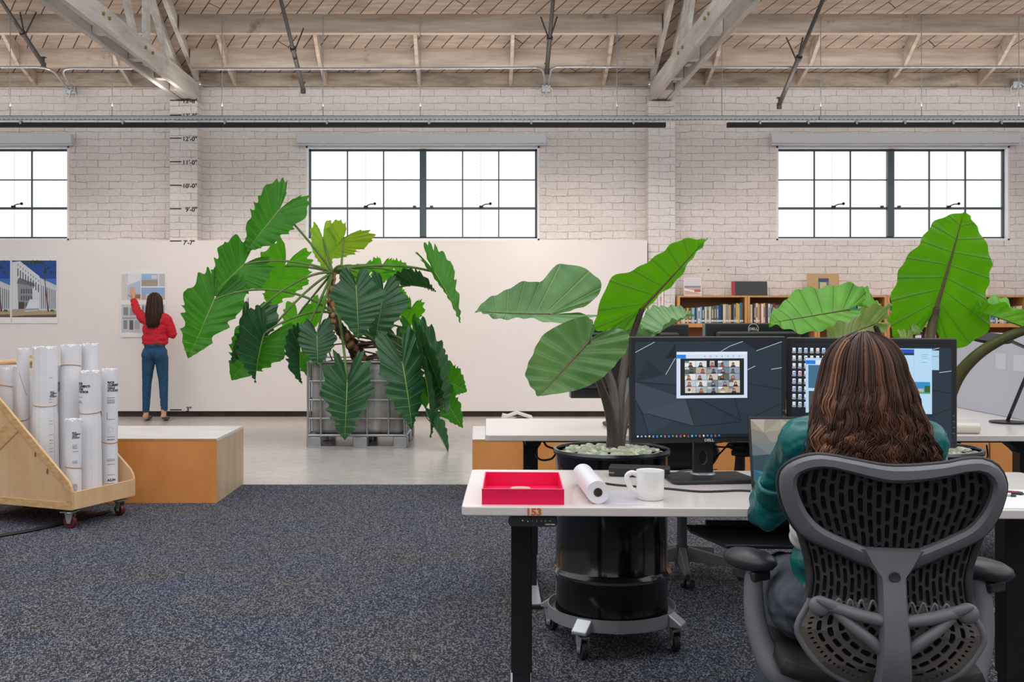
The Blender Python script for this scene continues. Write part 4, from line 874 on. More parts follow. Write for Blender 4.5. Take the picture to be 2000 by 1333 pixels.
for k in range(5):
    x0 = 2.60+k*BW; e = empty('bookcase', (x0+BW/2, BY0, 0)); T(e, 'honey wood bookcase unit, the '+BAYN[k], 'bookcase', 'bookcase units against the brick wall'); h = BW/2-.002; D = BY1-BY0
    for sg in (-1, 1): MB().box((sg*h-(0.0 if sg < 0 else .032), 0, 0), (sg*h+(.032 if sg < 0 else 0), D, 1.564)).build('side_panel', OAK, e, bevel=.002)
    for z0, z1 in ((1.564, 1.586), (1.172, 1.222), (.80, .83), (.42, .45), (.05, .08)):
        w2 = h if z0 > 1.5 else h-.033; MB().box((-w2, 0 if z0 > 1.5 else .005, z0), (w2, D, z1)).build('shelf', OAK, e, bevel=.002)
    MB().box((-h+.033, D-.012, .08), (h-.033, D-.002, 1.563)).build('back_panel', P('shelf_back_brown', '8a5a34', .6), e)
    x = x0+.045; i = 0; end = x0+BW-.045
    if k == 1: hs = (.20, .235)
    while x < end and i < 35:
        tk_ = random.uniform(.018, .040); tk_ = min(tk_, end-x)
        if tk_ < .012: break
        f = (x-x0)/BW; hh = (.185+.085*f if k == 0 else .20+.06*abs(math.sin(f*3+k)))+random.uniform(-.008, .010); dd = random.uniform(.16, .21); cn, cc = random.choice(BCOL)
        b = MB().box((-tk_/2+.0006, 0, 0), (tk_/2-.0006, dd, hh)).build('book', P('book_'+cc, cc, .55, var=.1, vscale=20), None, bevel=.0015)
        b.location = (x+tk_/2, BY0+.03, 1.2222)
        T(b, '%s book, %s along the top row, %s' % (cn, ORD[i], BAYN[k]), 'book', 'books on the upper bookcase shelf')
        if tk_ > .02:
            q = MB(); q.box((-tk_/2+.002, -.0008, .02), (tk_/2-.002, .0, .045)); q.build('spine_label', P('spine_white', 'd8d9d0', .6), b)
            if random.random() < .6: MB().box((-tk_*.18, -.0008, hh*.3), (tk_*.18, 0, hh*.8)).build('spine_title', P('spine_ink_'+('l' if cn in ('black', 'navy', 'brown', 'maroon', 'red', 'blue', 'green') else 'd'), 'c9c6b8' if cn in ('black', 'navy', 'brown', 'maroon', 'red', 'blue', 'green') else '3a4a6a', .6), b)
        x += tk_; i += 1
# journals standing face out on the shelf below at the far end
for i in range(8):
    x = 5.55+i*.19; 
    if abs(x-6.26) < .12: continue
    c = ['c23a7a', '7b4bb0', 'd9488a', 'd64545', '3f6fc0', '5a3fa0', 'e0b030', 'd05a9a', '4a8ad0'][i]
    m = MB().box((-.075, 0, 0), (.075, .006, .25)).build('magazine', P('mag_'+c, c, .35), None); m.location = (x, BY0+.05, .831)
    T(m, '%s magazine standing face out, %s along the lower bookcase shelf' % (['pink', 'purple', 'rose', 'red', 'blue', 'violet', 'yellow', 'mauve', 'light blue'][i], ORD[i]), 'magazine', 'magazines on the lower shelf')
    flat('cover_print', [(rect(-.07, .20, .07, .235), 'f0e6ee'), (rect(-.06, .08, .0, .18), 'e8d060'), (rect(.01, .05, .06, .16), 'f4f4f4')], lambda x_, y_: Vector((x_, -.0005, y_)), m)
def card(name, px0, py0, px1, py1, items, col, lab, cat):
    a, b = at(px0, py1, BY0+.12), at(px1, py0, BY0+.12); z0 = 1.5862; W, H = b.x-a.x, b.z-z0
    M_ = Matrix.Rotation(-math.radians(6), 4, 'X'); o = MB().box((0, 0, 0), (W, .004, H), M=M_).build(name, P('card_'+col, col, .6), None); o.location = (a.x, BY0+.12, z0+.0006); T(o, lab, cat)
    flat('printed_picture', scale_items(items, 0, 0, W, H), lambda x, y: M_ @ Vector((x, -.0005, y)), o); return o
card('art_print', 1336, 543, 1370, 578, [(rect(.03, .03, .97, .97), 'd9d5dc'), (rect(.03, .45, .97, .55), '8c8a94'), (rect(.03, .06, .97, .45), 'c9a9a2'), ([(.03, .3), (.97, .12), (.97, .2), (.03, .42)], 'f0ecea'), (rect(.6, .2, .95, .35), 'b06a58')], 'efedef', 'small pale print of a snowy harbour on the bookcase', 'print')
card('art_print', 1429, 550, 1499, 578, [(rect(0, 0, .1, 1), 'b02c3a'), (rect(.1, 0, 1, 1), '3b3b40'), ([(.14, .2), (.3, .7), (.4, .9), (.7, .95), (.72, .2)], 'aaa9ac'), ([(.45, .2), (.5, .85), (.66, .9), (.68, .2)], 'd4d3d4'), ([(.74, .2), (.8, .55), (.98, .3), (.98, .15)], '77777b')], '2e2e33', 'wide black and white photo book with red spine band', 'book')
card('card_mount', 1577, 534, 1640, 577, [(rect(.35, .18, .68, .78), '5d7684'), (rect(.40, .25, .6, .6), 'c9b98f'), (rect(.36, .62, .67, .77), '2f4f63')], 'c2a074', 'brown card mount with a small picture in its middle', 'picture')
card('card_mount', 1902, 520, 1931, 576, [(rect(.05, .05, .95, .95), 'e4dcd8')], 'cfc4be', 'pale blank board leaning on the wall behind the tallest leaf', 'board')
# extinguisher sign on the pilaster
a = at(1284, 622, YP-.004); b = at(1297, 560, YP-.004); W, H = b.x-a.x, b.z-a.z
sg_ = MB().box((0, 0, 0), (W, .003, H)).build('extinguisher_sign', P('sign_white', 'ece8e6', .4)); sg_.location = a; T(sg_, 'narrow white sign with stacked red letters on the brick pilaster', 'sign')
RED = P('sign_red', 'b3202a', .5); m = MB()
for q in (rect(0, 0, W, .006), rect(0, H-.006, W, H), rect(0, 0, .006, H), rect(W-.006, 0, W, H)): m.poly([(x, -.001, y) for x, y in q])
m.poly([(.01, -.001, .055), (W/2, -.001, .01), (W-.01, -.001, .055)])
for i, ch in enumerate('EXTINGUISHER'): add_text(m, ch, .034, lambda x, y, i=i: Vector((W/2+x, -.001, H-.05-i*.0275+y)), bold=.001, align='CENTER')
m.build('sign_lettering', RED, sg_, recalc=False)
# white folded model on the floor by the wall
wm = empty('paper_model', (at(1010, 812, 13.1).x, 13.1, 0)); T(wm, 'small white folded roof model on the floor by the pin-up wall', 'model')
m = MB(); m.prism([(-.20, 0, .02), (-.18, 0, .09), (.0, 0, .055), (-.16, 0, .02)], (0, .2, 0)); m.prism([(-.17, -.02, .05), (.0, -.02, .115), (.195, -.02, .055), (.19, -.02, .03), (.0, -.02, .095), (-.16, -.02, .035)], (0, .28, 0)); m.build('folded_roof', P('model_card', 'e6e2dd', .6), wm)
MB().box((-.15, .0, .0), (.18, .24, .04)).build('model_base', P('model_card2', 'cfc8bf', .6), wm)

# ================================================================ desks
def desk(name, org, rz, L, D, H, lab, legs=(.22, -.25), extra=None, keypad=False, ledge=.028):
    e = empty(name, org, rz); T(e, lab, 'desk')
    t = MB(); r_ = .02; pts = []
    for cx_, cy_, a0 in ((L-r_, r_, -90), (L-r_, D-r_, 0), (r_, D-r_, 90), (r_, r_, 180)):
        for q in range(5): a = math.radians(a0+q*22.5); pts.append((cx_+r_*math.cos(a), cy_+r_*math.sin(a), H-ledge))
    t.prism(pts, (0, 0, ledge)); t.build('desktop', DESKW, e, bevel=.004, bseg=3)
    MB().box((.18, D*.5-.05, H-ledge-.045), (L-.18, D*.5+.05, H-ledge-.001)).build('crossbar', BLACK, e, bevel=.002)
    for lx in legs:
        x = lx if lx > 0 else L+lx
        g = MB(); g.box((x-.035, D*.5-.04, H-.62), (x+.035, D*.5+.04, H-ledge-.002)); g.build('leg', BLACK, e, bevel=.003)
        g = MB(); g.box((x-.03, D*.5-.033, .02), (x+.03, D*.5+.033, H-.615)); g.build('leg_tube', BLACK, e, bevel=.003)
        MB().box((x-.035, D*.5-.30, H-ledge-.03), (x+.035, D*.5+.30, H-ledge-.001)).build('top_bracket', BLACK, e, bevel=.003)
        f = MB(); f.box((x-.038, D*.5-.34, .006), (x+.038, D*.5+.34, .03)); f.build('foot', P('foot_grey', 'c7cdd6', .35, .3), e, bevel=.006)
        f = MB(); f.box((x-.04, D*.5-.355, .0045), (x+.04, D*.5-.30, .022)); f.box((x-.04, D*.5+.30, .0045), (x+.04, D*.5+.355, .022)); f.build('foot_cap', BLACKP, e, bevel=.004)
    return e
RZ1 = -math.radians(1.9)
H1 = .765
D1 = desk('standing_desk', (-.053, 3.18, 0), RZ1, 2.03, .76, H1, 'white sit-stand desk numbered 153 with pink tray and two monitors', legs=(.185, -.215))
D1M = Matrix.Translation((-.053, 3.18, 0)) @ Matrix.Rotation(RZ1, 4, 'Z'); D1I = D1M.inverted()
def on1(px, py, z=H1): return at(px, py, (EH-z)*F/(py-CY))          # point on the front desk top
# number sticker and keypad on the front edge
m = MB(); l0 = D1I @ on1(1043, 996); add_text(m, '153', .029, lambda x, y: Vector((l0.x+x, -.0008, H1-.0245+y)), bold=.0012, align='CENTER', wx=1.12); m.build('number_sticker', P('orange_ink', 'd9602c', .5), D1, recalc=False)
kp = MB(); x0 = .142; kp.prism([(x0+.012+math.cos(a)*.012, .012, H1-.047+math.sin(a)*.0155) for a in [PI/2+i*PI/8 for i in range(9)]]+[(x0+.138+math.cos(a)*.012, .012, H1-.047+math.sin(a)*.0155) for a in [-PI/2+i*PI/8 for i in range(9)]], (0, .04, 0)); kpo = kp.build('keypad', BLACKP, D1, bevel=.002)
m = MB(); KX = (.044, .060, .074, .087, .1, .113, .127)
for i, x in enumerate(KX):
    if i < 2: m.poly([(x0+x-.003, .0112, H1-.0445), (x0+x+.003, .0112, H1-.0445), (x0+x, .0112, H1-.0405 if i == 0 else H1-.0485)])
    elif i < 6: add_text(m, '1234'[i-2], .007, lambda a, b, x=x: Vector((x0+x+a, .0112, H1-.0465+b)), align='CENTER')
    else: add_text(m, 'M', .006, lambda a, b, x=x: Vector((x0+x+a, .0112, H1-.0465+b)), align='CENTER')
add_text(m, 'UPLIFT DESK', .0052, lambda a, b: Vector((x0+.142+a, .0112, H1-.0565+b)), align='RIGHT', bold=.0002); m.build('keypad_legend', P('legend_white', 'd5d3c4', .5), kpo, recalc=False)
# keyboard tray under the desk
kt = empty('keyboard_tray', (.93, 3.09, .655)); kt.rotation_euler = (0, 0, RZ1); T(kt, 'empty black pull-out keyboard tray under the white desk', 'tray')
MB().prism([(-.20, 0, 0), (.42, 0, 0), (.42, .30, 0), (-.27, .30, 0), (-.27, .22, 0)], (0, 0, .012)).build('tray_board', BLACK, kt, bevel=.004); MB().box((-.21, .26, .012), (.02, .285, .03)).build('wrist_rail', BLACKP, kt, bevel=.002)
MB().box((-.05, .28, .012), (.30, .34, .052)).build('tray_mount', BLACKP, kt); 
# back row of desks
RZ2 = -math.radians(.5)
H2 = .80
D2 = desk('standing_desk', (.029, 4.75, 0), RZ2, 1.86, .76, H2, 'white sit-stand desk behind the drum with the backs of two monitors', legs=(.22, -.22))
D3 = desk('standing_desk', (1.90, 4.74, 0), RZ2, 1.9, .76, H2, 'white sit-stand desk with a paper roll at its near edge', legs=(.75, -.2))
D4 = desk('standing_desk', (1.90, 5.515, 0), RZ2, 1.9, .76, H2, 'white sit-stand desk in the rear of the pair beside the divider screen', legs=(.75, -.2))
MB().prism([(.60, .33, H2-.03), (.72, .33, H2-.03), (.72, .33, H2-.13), (.70, .33, H2-.11)], (0, .1, 0)).build('gusset', BLACK, D3)
# divider screen standing on the far desks
ds = empty('divider_screen', (2.80, 4.95, H2+.0005)); T(ds, 'pale grey divider screen standing on the white desks, with two hand prints', 'screen')
MB().box((0, 0, 0), (.025, 1.33, .445)).build('screen_panel', P('divider_grey', 'b9bac4', .6), ds, bevel=.004)
for y0 in (.62, .43):
    flat('hand_print', scale_items([(rect(0, 0, 1, 1), 'c9cad2'), ([(.1, .1), (.2, .4), (.35, .62), (.6, .72), (.9, .8), (.95, .7), (.8, .62), (.85, .5), (.7, .42), (.7, .25), (.45, .08)], 'b77f78'), ([(.3, .2), (.45, .45), (.62, .55), (.6, .3)], 'dcaea4'), ([(.75, .5), (.98, .62), (.95, .72), (.78, .66)], 'e2c0b4')], 0, 0, .115, .085), lambda x, y, y0=y0: Vector((-.0005, y0+.115-x, .25+y)), ds)

# ================================================================ things on the front desk
def rbox(m, lo, hi, M=None): return m.box(lo, hi, M=M)
# pink tray
PK = P('pink_card', 'e6004f', .45, var=.03); tr = empty('letter_tray', on1(941, 986), 0); tr.rotation_euler = (0, 0, RZ1); T(tr, 'bright pink open letter tray on the corner of the white desk', 'tray')
w_, d_, h_ = .252, .345, .048; t = .005
MB().box((0, 0, 0), (w_, d_, .004)).build('tray_bottom', PK, tr)
for lo, hi in (((0, 0, .004), (w_, t, h_)), ((0, d_-t, .004), (w_, d_, h_)), ((0, t, .004), (t, d_-t, h_)), ((w_-t, t, .004), (w_, d_-t, h_))): MB().box(lo, hi).build('tray_wall', PK, tr, bevel=.0008)
m = MB()
for lo, hi in (((-.0003, -.0003, h_), (w_, .0018, h_+.0006)), ((0, d_-.0018, h_), (w_, d_, h_+.0006)), ((-.0003, 0, h_), (.0018, d_, h_+.0006)), ((w_-.0018, 0, h_), (w_, d_, h_+.0006))): m.box(lo, hi)
m.build('pale_edge', P('pink_edge', 'f3b9cf', .5), tr)
for q, (x, y, c, lb, r_, z) in enumerate(((.120, .272, 'e8a070', 'orange and grey round card lying in the pink tray', .034, 0), (.150, .225, '7fd0c4', 'turquoise round card lying in the pink tray', .026, 0))):
    p = Matrix.Translation(tr.location) @ Matrix.Rotation(RZ1, 4, 'Z') @ Vector((x, y, .0045+z)); o = MB().lathe([(.0001, 0), (r_, 0), (r_, .0012), (.0001, .0012)], (0, 0, 0), 36).build('round_card', P('disc_'+c, c, .5)); o.location = p; T(o, lb, 'card')
    if q == 0: g = MB(); g.poly([(r_*math.cos(a), r_*math.sin(a), .0016) for a in [i*PI/16 for i in range(17)]]); g.build('grey_half', P('disc_grey', 'c5c3bf', .5), o)
# trace roll on a sheet
sh = MB(); p0 = D1I @ on1(1110, 948); sh.box((0, 0, 0), (.155, .27, .0006)); so = sh.build('tracing_sheet', P('tracing_sheet', 'e3dfe6', .4, alpha=.55)); so.location = D1M @ Vector((.405, .0395, H1+.0004)); so.rotation_euler = (0, 0, RZ1); T(so, 'thin see-through tracing sheet under the paper roll', 'sheet')
pr = empty('tracing_roll', (.366, 3.22, H1+.0012+.035)); T(pr, 'white tracing paper roll lying beside the coffee mug', 'paper roll'); pr.rotation_euler = (0, 0, math.radians(1.5))
RY = Matrix.Rotation(-PI/2, 4, 'X')
MB().lathe([(.0135, 0), (.035, 0), (.035, .37), (.0135, .37), (.0135, 0)], (0, 0, 0), 48, RY).build('rolled_paper', P('tracing_white', 'eceaf0', .35, var=.02), pr, smooth=50)
MB().lathe([(.011, -.001), (.0137, -.001), (.0137, .371), (.011, .371), (.011, -.001)], (0, 0, 0), 32, RY).build('cardboard_core', P('core_brown', '4c3a2e', .7), pr, smooth=50)
# mug
mg = empty('coffee_mug', on1(1270, 976)); T(mg, 'white ceramic coffee mug with an open loop handle', 'mug'); CER = P('white_ceramic', 'f0eeec', .12, coat=.4)
MB().lathe([(.0001, 0), (.036, 0), (.0405, .004), (.043, .03), (.0445, .088), (.044, .092), (.041, .09), (.039, .02), (.0001, .012)], (0, 0, 0), 48).build('mug_body', CER, mg, smooth=50)
MB().tube(spline([(-.040, 0, .078), (-.058, 0, .084), (-.073, 0, .074), (-.070, 0, .052), (-.056, 0, .030), (-.040, 0, .020)], 7), .0055, 10, sq=1.5).build('mug_handle', CER, mg, smooth=60)
# dock box
db = empty('docking_box', on1(1190, 933)+Vector((0, .02, 0)), -math.radians(12)); T(db, 'slim black docking box lying behind the coffee mug', 'electronics')
MB().box((0, 0, .001), (.215, .085, .034)).build('box_shell', BLACKP, db, bevel=.004); MB().box((.001, -.0006, .012), (.02, .0, .016)).build('status_mark', P('dim_white', '8d8f92', .5), db)
def cable(pts, lab, r=.0035, mat=None, lift=True):
    o = MB().tube(spline([Vector(p) for p in pts], 8), r, 8).build('cable', mat or BLACKP, None, smooth=60); T(o, lab, 'cable'); return o
zc = H1+.004
def oc(px, py): p = on1(px, py); p.z = zc; return p
cable([oc(1182, 947), oc(1215, 951), oc(1300, 957), oc(1370, 963), oc(1440, 961), oc(1466, 962)], 'black laptop cable running across the desk behind the mug')
cable([oc(1306, 931), oc(1335, 922), oc(1375, 921.5), oc(1400, 919)], 'short grey cable between docking box and monitor stand', .0028, P('cable_grey', '55565a', .5))
# monitors
def monitor(name, loc, rz, w, h, zb, deskz, lab, items=None, back=False, logo=True, dark=BLACKP, basew=.28):
    e = empty(name, (loc[0], loc[1], deskz), rz); T(e, lab, 'monitor'); z0 = zb-deskz; bz = .017
    m = MB(); m.box((-w/2, -.012, z0), (w/2, .018, z0+h)); m.build('housing', dark, e, bevel=.007, bseg=3, smooth=40)
    m = MB(); m.box((-w/2+.05, .018, z0+.05), (w/2-.05, .045, z0+h-.04)); m.build('rear_hump', dark, e, bevel=.012, smooth=40)
    fr = MB()
    for lo, hi in (((-w/2+.003, -.0145, z0+.003), (w/2-.003, -.0115, z0+bz+.004)), ((-w/2+.003, -.0145, z0+h-bz), (w/2-.003, -.0115, z0+h-.003)), ((-w/2+.003, -.0145, z0+bz), (-w/2+bz, -.0115, z0+h-bz)), ((w/2-bz, -.0145, z0+bz), (w/2-.003, -.0115, z0+h-bz))): fr.box(lo, hi)
    fr.build('bezel', dark, e, bevel=.001)
    sw, sh_ = w-2*bz, h-2*bz-.004
    if items: flat('display', scale_items(items, -sw/2, z0+bz+.004, sw, sh_), lambda x, y: Vector((x, -.0123, y)), e, emis=1.0)
    else: MB().box((-sw/2, -.0128, z0+bz+.004), (sw/2, -.0121, z0+h-bz)).build('display', P('screen_off', '0c0e12', .1), e)
    if logo:
        t_ = MB(); add_text(t_, 'DELL', .0135, lambda x, y: Vector((x, -.0149, z0+.0058+y)), bold=.0005, align='CENTER', wx=1.15); t_.build('maker_lettering', P('logo_silver', 'c9cacc', .4), e, recalc=False)
    if not back: pass
    else:
        t_ = MB(); R = .026; zl = z0+h-.028
        for q in range(40):
            a0, a1 = 2*PI*q/40, 2*PI*(q+1)/40; t_.poly([(.02+r*math.cos(a), .0188 if True else 0, zl+r*math.sin(a)) for a, r in ((a0, R), (a1, R), (a1, R-.003), (a0, R-.003))])
        add_text(t_, 'DELL', .017, lambda x, y: Vector((.02-x, .0192, zl-.006+y)), bold=.0006, align='CENTER', wx=1.1); t_.build('logo_ring', P('logo_cream', 'd8d2c4', .5), e, recalc=False)
        g = MB()
        for q in range(30): g.box((-w/2+.02, .018, z0+.02+q*(h-.04)/30), (w/2-.02, .0186, z0+.02+(q+.45)*(h-.04)/30))
        g.build('vent_grille', P('vent_dark', '141519', .6), e)
        MB().box((w/2-.004, -.011, z0+.004), (w/2+.003, .017, z0+h-.004)).build('side_strip', SILVER, e, bevel=.002)
    # stand with cable hole
    c = MB(); n = 24; cz = z0-.045 if z0 > .1 else z0+.1; cz = max(.05, z0-.06); hz = z0+.12
    o1 = [(-.036, .004), (.036, .004), (.034, hz), (-.034, hz)]
    outer = []; inner = []
    for q in range(n):
        a = 2*PI*q/n+.01; inner.append((.016*math.cos(a), cz+.026*math.sin(a)))
        dx, dz = math.cos(a), math.sin(a); tmax = 9
        for (lx, lz, s_) in ((.035, 0, 1), (-.035, 0, 1)):
            if abs(dx) > 1e-6 and lx/dx > 0: tmax = min(tmax, lx/dx)
        if dz > 0: tmax = min(tmax, (hz-cz)/dz)
        if dz < 0: tmax = min(tmax, (.004-cz)/dz)
        outer.append((dx*tmax, cz+dz*tmax))
    # add true corners
    for sy, nm in ((0, 'stand_column'),):
        yf, yb = .048, .066; vo = [c.bm.verts.new((x, yf, z)) for x, z in outer]; vi = [c.bm.verts.new((x, yf, z)) for x, z in inner]; wo = [c.bm.verts.new((x, yb, z)) for x, z in outer]; wi_ = [c.bm.verts.new((x, yb, z)) for x, z in inner]
        for q in range(n):
            r = (q+1) % n; c.bm.faces.new((vo[q], vo[r], vi[r], vi[q])); c.bm.faces.new((wo[q], wi_[q], wi_[r], wo[r])); c.bm.faces.new((vi[q], vi[r], wi_[r], wi_[q])); c.bm.faces.new((vo[r], vo[q], wo[q], wo[r]))
    c.build('stand_column', dark if not back else P('stand_silver', '9ea3ab', .4, .5), e)
    b = MB(); bw = basew/2; b.prism([(-bw, -.10, .001), (bw, -.10, .001), (bw+.012, -.07, .001), (bw, .10, .001), (-bw, .10, .001), (-bw-.012, -.07, .001)], (0, 0, .014)); b.build('stand_base', dark, e, bevel=.005)
    MB().lathe([(.045, .015), (.04, .019), (.0001, .019)], (0, .055, 0), 30).build('base_collar', SILVER, e, smooth=50)
    if not back:
        bt = MB()
        for q in range(4): bt.box((w/2-.014, -.0152, z0+.05+q*.02), (w/2-.006, -.0145, z0+.053+q*.02))
        bt.build('menu_buttons', P('btn_grey', '5c5d60', .5), e)
    return e
def tri(*p): return [tuple(q) for q in p]
def facets(pal, seed=1):
    nx = lambda X, Y: ((X-80)/1225, 1-(Y-68)/815)
    V = dict(a=(80, 68), b=(250, 68), c=(410, 85), d=(720, 68), e=(975, 68), f=(1305, 68), g=(80, 200), h=(290, 120), i=(180, 215), j=(240, 270), k=(330, 210), l=(420, 210), m=(325, 350), n=(80, 410), o=(420, 430), p=(700, 430), q=(1080, 275), r=(1090, 150), s=(1305, 295), t=(1010, 360), u=(905, 550), v=(1305, 480), w=(960, 745), x=(1305, 600), y=(1010, 740), z=(500, 560), A=(570, 790), B=(80, 560), C=(135, 665), D=(190, 860), E=(80, 760), F=(400, 740), G=(80, 883), H=(600, 883), I=(1305, 883), J=(600, 560), K=(1305, 740))
    fc = ['abhg', 'bch', 'gih', 'hkj', 'hji', 'hck', 'ckl', 'gin', 'ijm', 'jkm', 'klm', 'inm', 'cdl', 'deq', 'ldq', 'erq', 'erf', 'rfs', 'rsq', 'lmo', 'mno', 'nBz', 'noz', 'olp', 'lpq', 'opzq'[:3], 'pqt', 'pzJ', 'qst', 'tsv', 'tup', 'upJ', 'tvu', 'uvw', 'vxw', 'wxK', 'Juw', 'JwA', 'zJA', 'BCz', 'CAz', 'BCE', 'CDE', 'CDF', 'CFA', 'EDG', 'DFHG'[:3], 'FAH', 'DFH', 'DHG', 'AwH', 'wKH', 'KIH', 'AHF', 'opz']
    it = [(rect(0, 0, 1, 1), pal[0])]; rnd = random.Random(seed)
    for f_ in fc: it.append(([nx(*V[ch]) for ch in f_], pal[rnd.randrange(len(pal)-1)]))
    for pq, c in ((('e', 'p'), None),): pass
    def line(p, q, c, t_=.0016):
        (x0, y0), (x1, y1) = nx(*p), nx(*q); d = math.hypot(x1-x0, y1-y0); nx_, ny_ = -(y1-y0)/d*t_, (x1-x0)/d*t_*1.6
        it.append(([(x0-nx_, y0-ny_), (x1-nx_, y1-ny_), (x1+nx_, y1+ny_), (x0+nx_, y0+ny_)], c))
    for p, q in (((865, 110), (975, 70)), ((790, 155), (865, 110)), ((1015, 312), (1080, 280)), ((1215, 310), (1305, 295)), ((80, 160), (240, 72)), ((1090, 150), (1305, 72)), ((330, 350), (410, 210))): line(p, q, pal[-1])
    for p, q in (((500, 560), (570, 790)), ((905, 550), (960, 745)), ((135, 665), (190, 860)), ((85, 570), (135, 665)), ((570, 790), (960, 757)), ((80, 410), (420, 440)), ((610, 560), (960, 745)), ((1010, 740), (1305, 600)), ((1305, 480), (1010, 430)), ((180, 680), (570, 790))): line(p, q, pal[1], .0022)
    return it
PAL = ['22303c', '111a24', '2a3745', '33404c', '1c2733', '3a4551', '36414d', 'c4d4e0']
IC = ['f0f4f8', '9fb4c8', '6fd0f0', 'f2d36a', '4aa8f0', '3f8ae8', '40c8b0', 'e85040', '2f80e0', '2fb070', 'e86030', 'd0358a', 'e0a030', 'c02838', '70d0f0', '3090c8', 'd85a30', 'f0f0f0', '38a0e0', '3f78e0', 'd04058', '2f90f0']
def taskbar(it, n=22, x0=.008, step=.0262, ic=IC, s=.0085):
    it.append((rect(0, 0, 1, .032), '101a26'))
    for i in range(n):
        x = x0+i*step; it.append((rect(x, .009, x+s*1.2, .009+s*1.9), ic[i % len(ic)]))
        if i > 3 and i % 3: it.append((rect(x, .002, x+s*1.3, .0045), '5fb0e8'))
it = facets(PAL, 4)
X = lambda v: (v-80)/1225
Yv = lambda v: 1-(v-68)/815
it.append((rect(X(420), Yv(552), X(1012), Yv(157)), 'cfdcf0')); it.append((rect(X(425), Yv(180), X(1008), Yv(160)), 'dfe8f6')); it.append((rect(X(421), Yv(213), X(498), Yv(181)), '1f7fe0'))
for q in range(7): it.append((rect(X(650+q*48), Yv(200), X(662+q*48), Yv(190)), '8fa4bc'))
it.append((rect(X(452), Yv(527), X(984), Yv(214)), '15181c'))
rnd = random.Random(9); sk = ['c98f74', 'a86f58', 'd8ac94', '7c5444']; bgc = ['d6dbe2', 'b9a58c', 'e3ddd4', '9fb3ac', '6f7f8c', 'c9c3b6', '8c99a8', 'dfe6ee', '5a6450', 'b8c4d0']
for r in range(5):
    for c in range(5):
        x0, x1 = 488+c*92, 578+c*92; y0, y1 = 234+r*55, 286+r*55
        if r == 0 and c == 2: x0, x1 = 697, 735
        it.append((rect(X(x0), Yv(y1), X(x1), Yv(y0)), bgc[rnd.randrange(10)])); xm = x0+(x1-x0)*rnd.uniform(.35, .65)
        it.append((rect(X(x0), Yv(y0+18), X(x0+(x1-x0)*.4), Yv(y0)), bgc[rnd.randrange(10)]))
        it.append(([(X(xm-22), Yv(y1)), (X(xm+22), Yv(y1)), (X(xm+12), Yv(y1-17)), (X(xm-12), Yv(y1-17))], rnd.choice(['2a3444', '50303c', 'd0d4dc', '3c6ea8', '1d1d22', 'a04038', '4a5a4a'])))
        it.append(([(X(xm+12*math.cos(a)), Yv(y1-26+14*math.sin(a))) for a in [-i*PI/4 for i in range(8)]], '2c211c'))
        it.append(([(X(xm+8*math.cos(a)), Yv(y1-23+11*math.sin(a))) for a in [-i*PI/4 for i in range(8)]], sk[rnd.randrange(4)]))
it.append((rect(X(582), Yv(451), X(584), Yv(399)), 'c8e060')); it.append((rect(X(582), Yv(401), X(672), Yv(399)), 'c8e060')); it.append((rect(X(670), Yv(451), X(672), Yv(399)), 'c8e060'))
taskbar(it)
M1 = monitor('monitor', (.805, 3.688), math.radians(6.1), .562, .373, .897, H1, 'black monitor showing a video call grid, beside the coffee mug', it)
it = facets(PAL, 8); it.append((rect(0, .955, 1, 1), '10161e')); it.append((rect(0, .12, .26, .955), '141b24'))
X = lambda v: (v-30)/1830
Yv = lambda v: 1-(v-88)/1115
for r in range(8):
    for c in range(7):
        if c > 2 and r > 1: continue
        x, y = 68+c*70, 175+r*91; col = ['9fd4e8', '3f80d8', '3f80d8', 'b0d8e0', 'd8b0b0', '3f80d8', 'c8c8c8'][(r*3+c) % 7]
        it.append((rect(X(x-18), Yv(y+20), X(x+18), Yv(y-20)), 'e8ecf2')); it.append((rect(X(x-10), Yv(y+14), X(x+14), Yv(y-6)), col if not (r == 3 and c == 1) else 'd8206a')); it.append((rect(X(x-26), Yv(y+34), X(x+24), Yv(y+27)), 'c2c8d0')); it.append((rect(X(x-20), Yv(y+44), X(x+18), Yv(y+38)), '9aa2ac'))
it.append((rect(X(206), Yv(915), X(900), Yv(272)), 'b7d2ec')); it.append((rect(X(208), Yv(345), X(322), Yv(300)), '1f7ae0')); it.append((rect(X(322), Yv(345), X(900), Yv(300)), 'd8e6f6'))
it.append((rect(X(238), Yv(625), X(520), Yv(355)), '3f6a88')); it.append(([(X(290), Yv(470)), (X(350), Yv(370)), (X(365), Yv(370)), (X(300), Yv(475))], 'e0eaf2')); it.append(([(X(300), Yv(480)), (X(370), Yv(375)), (X(520), Yv(375)), (X(520), Yv(625)), (X(300), Yv(625))], '8f87a0')); it.append((rect(X(242), Yv(885), X(520), Yv(660)), '4a4a48'))
it.append((rect(X(900), Yv(890), X(1645), Yv(150)), 'b4d6ef')); it.append((rect(X(900), Yv(222), X(1447), Yv(158)), '1f4fb8')); it.append((rect(X(900), Yv(226), X(1447), Yv(200)), '22303f')); it.append((rect(X(1447), Yv(888), X(1450), Yv(150)), '8fb4d0'))
it.append((rect(X(1130), Yv(192), X(1200), Yv(166)), '6f9ae0'))
for q in range(3): it.append(([(X(1277+q*31+12*math.cos(a)), Yv(253-12*math.sin(a))) for a in [i*PI/5 for i in range(10)]], '1b3f98'))
for q, y in enumerate((320, 338, 445, 497, 560, 600)): it.append((rect(X(1180), Yv(y+5), X(1370-(q % 3)*20), Yv(y)), '7fa4c4'))
for q, y in enumerate((215, 236, 257, 303)): it.append((rect(X(1530), Yv(y+6), X(1610-(q % 2)*20), Yv(y)), '5fb0d8'))
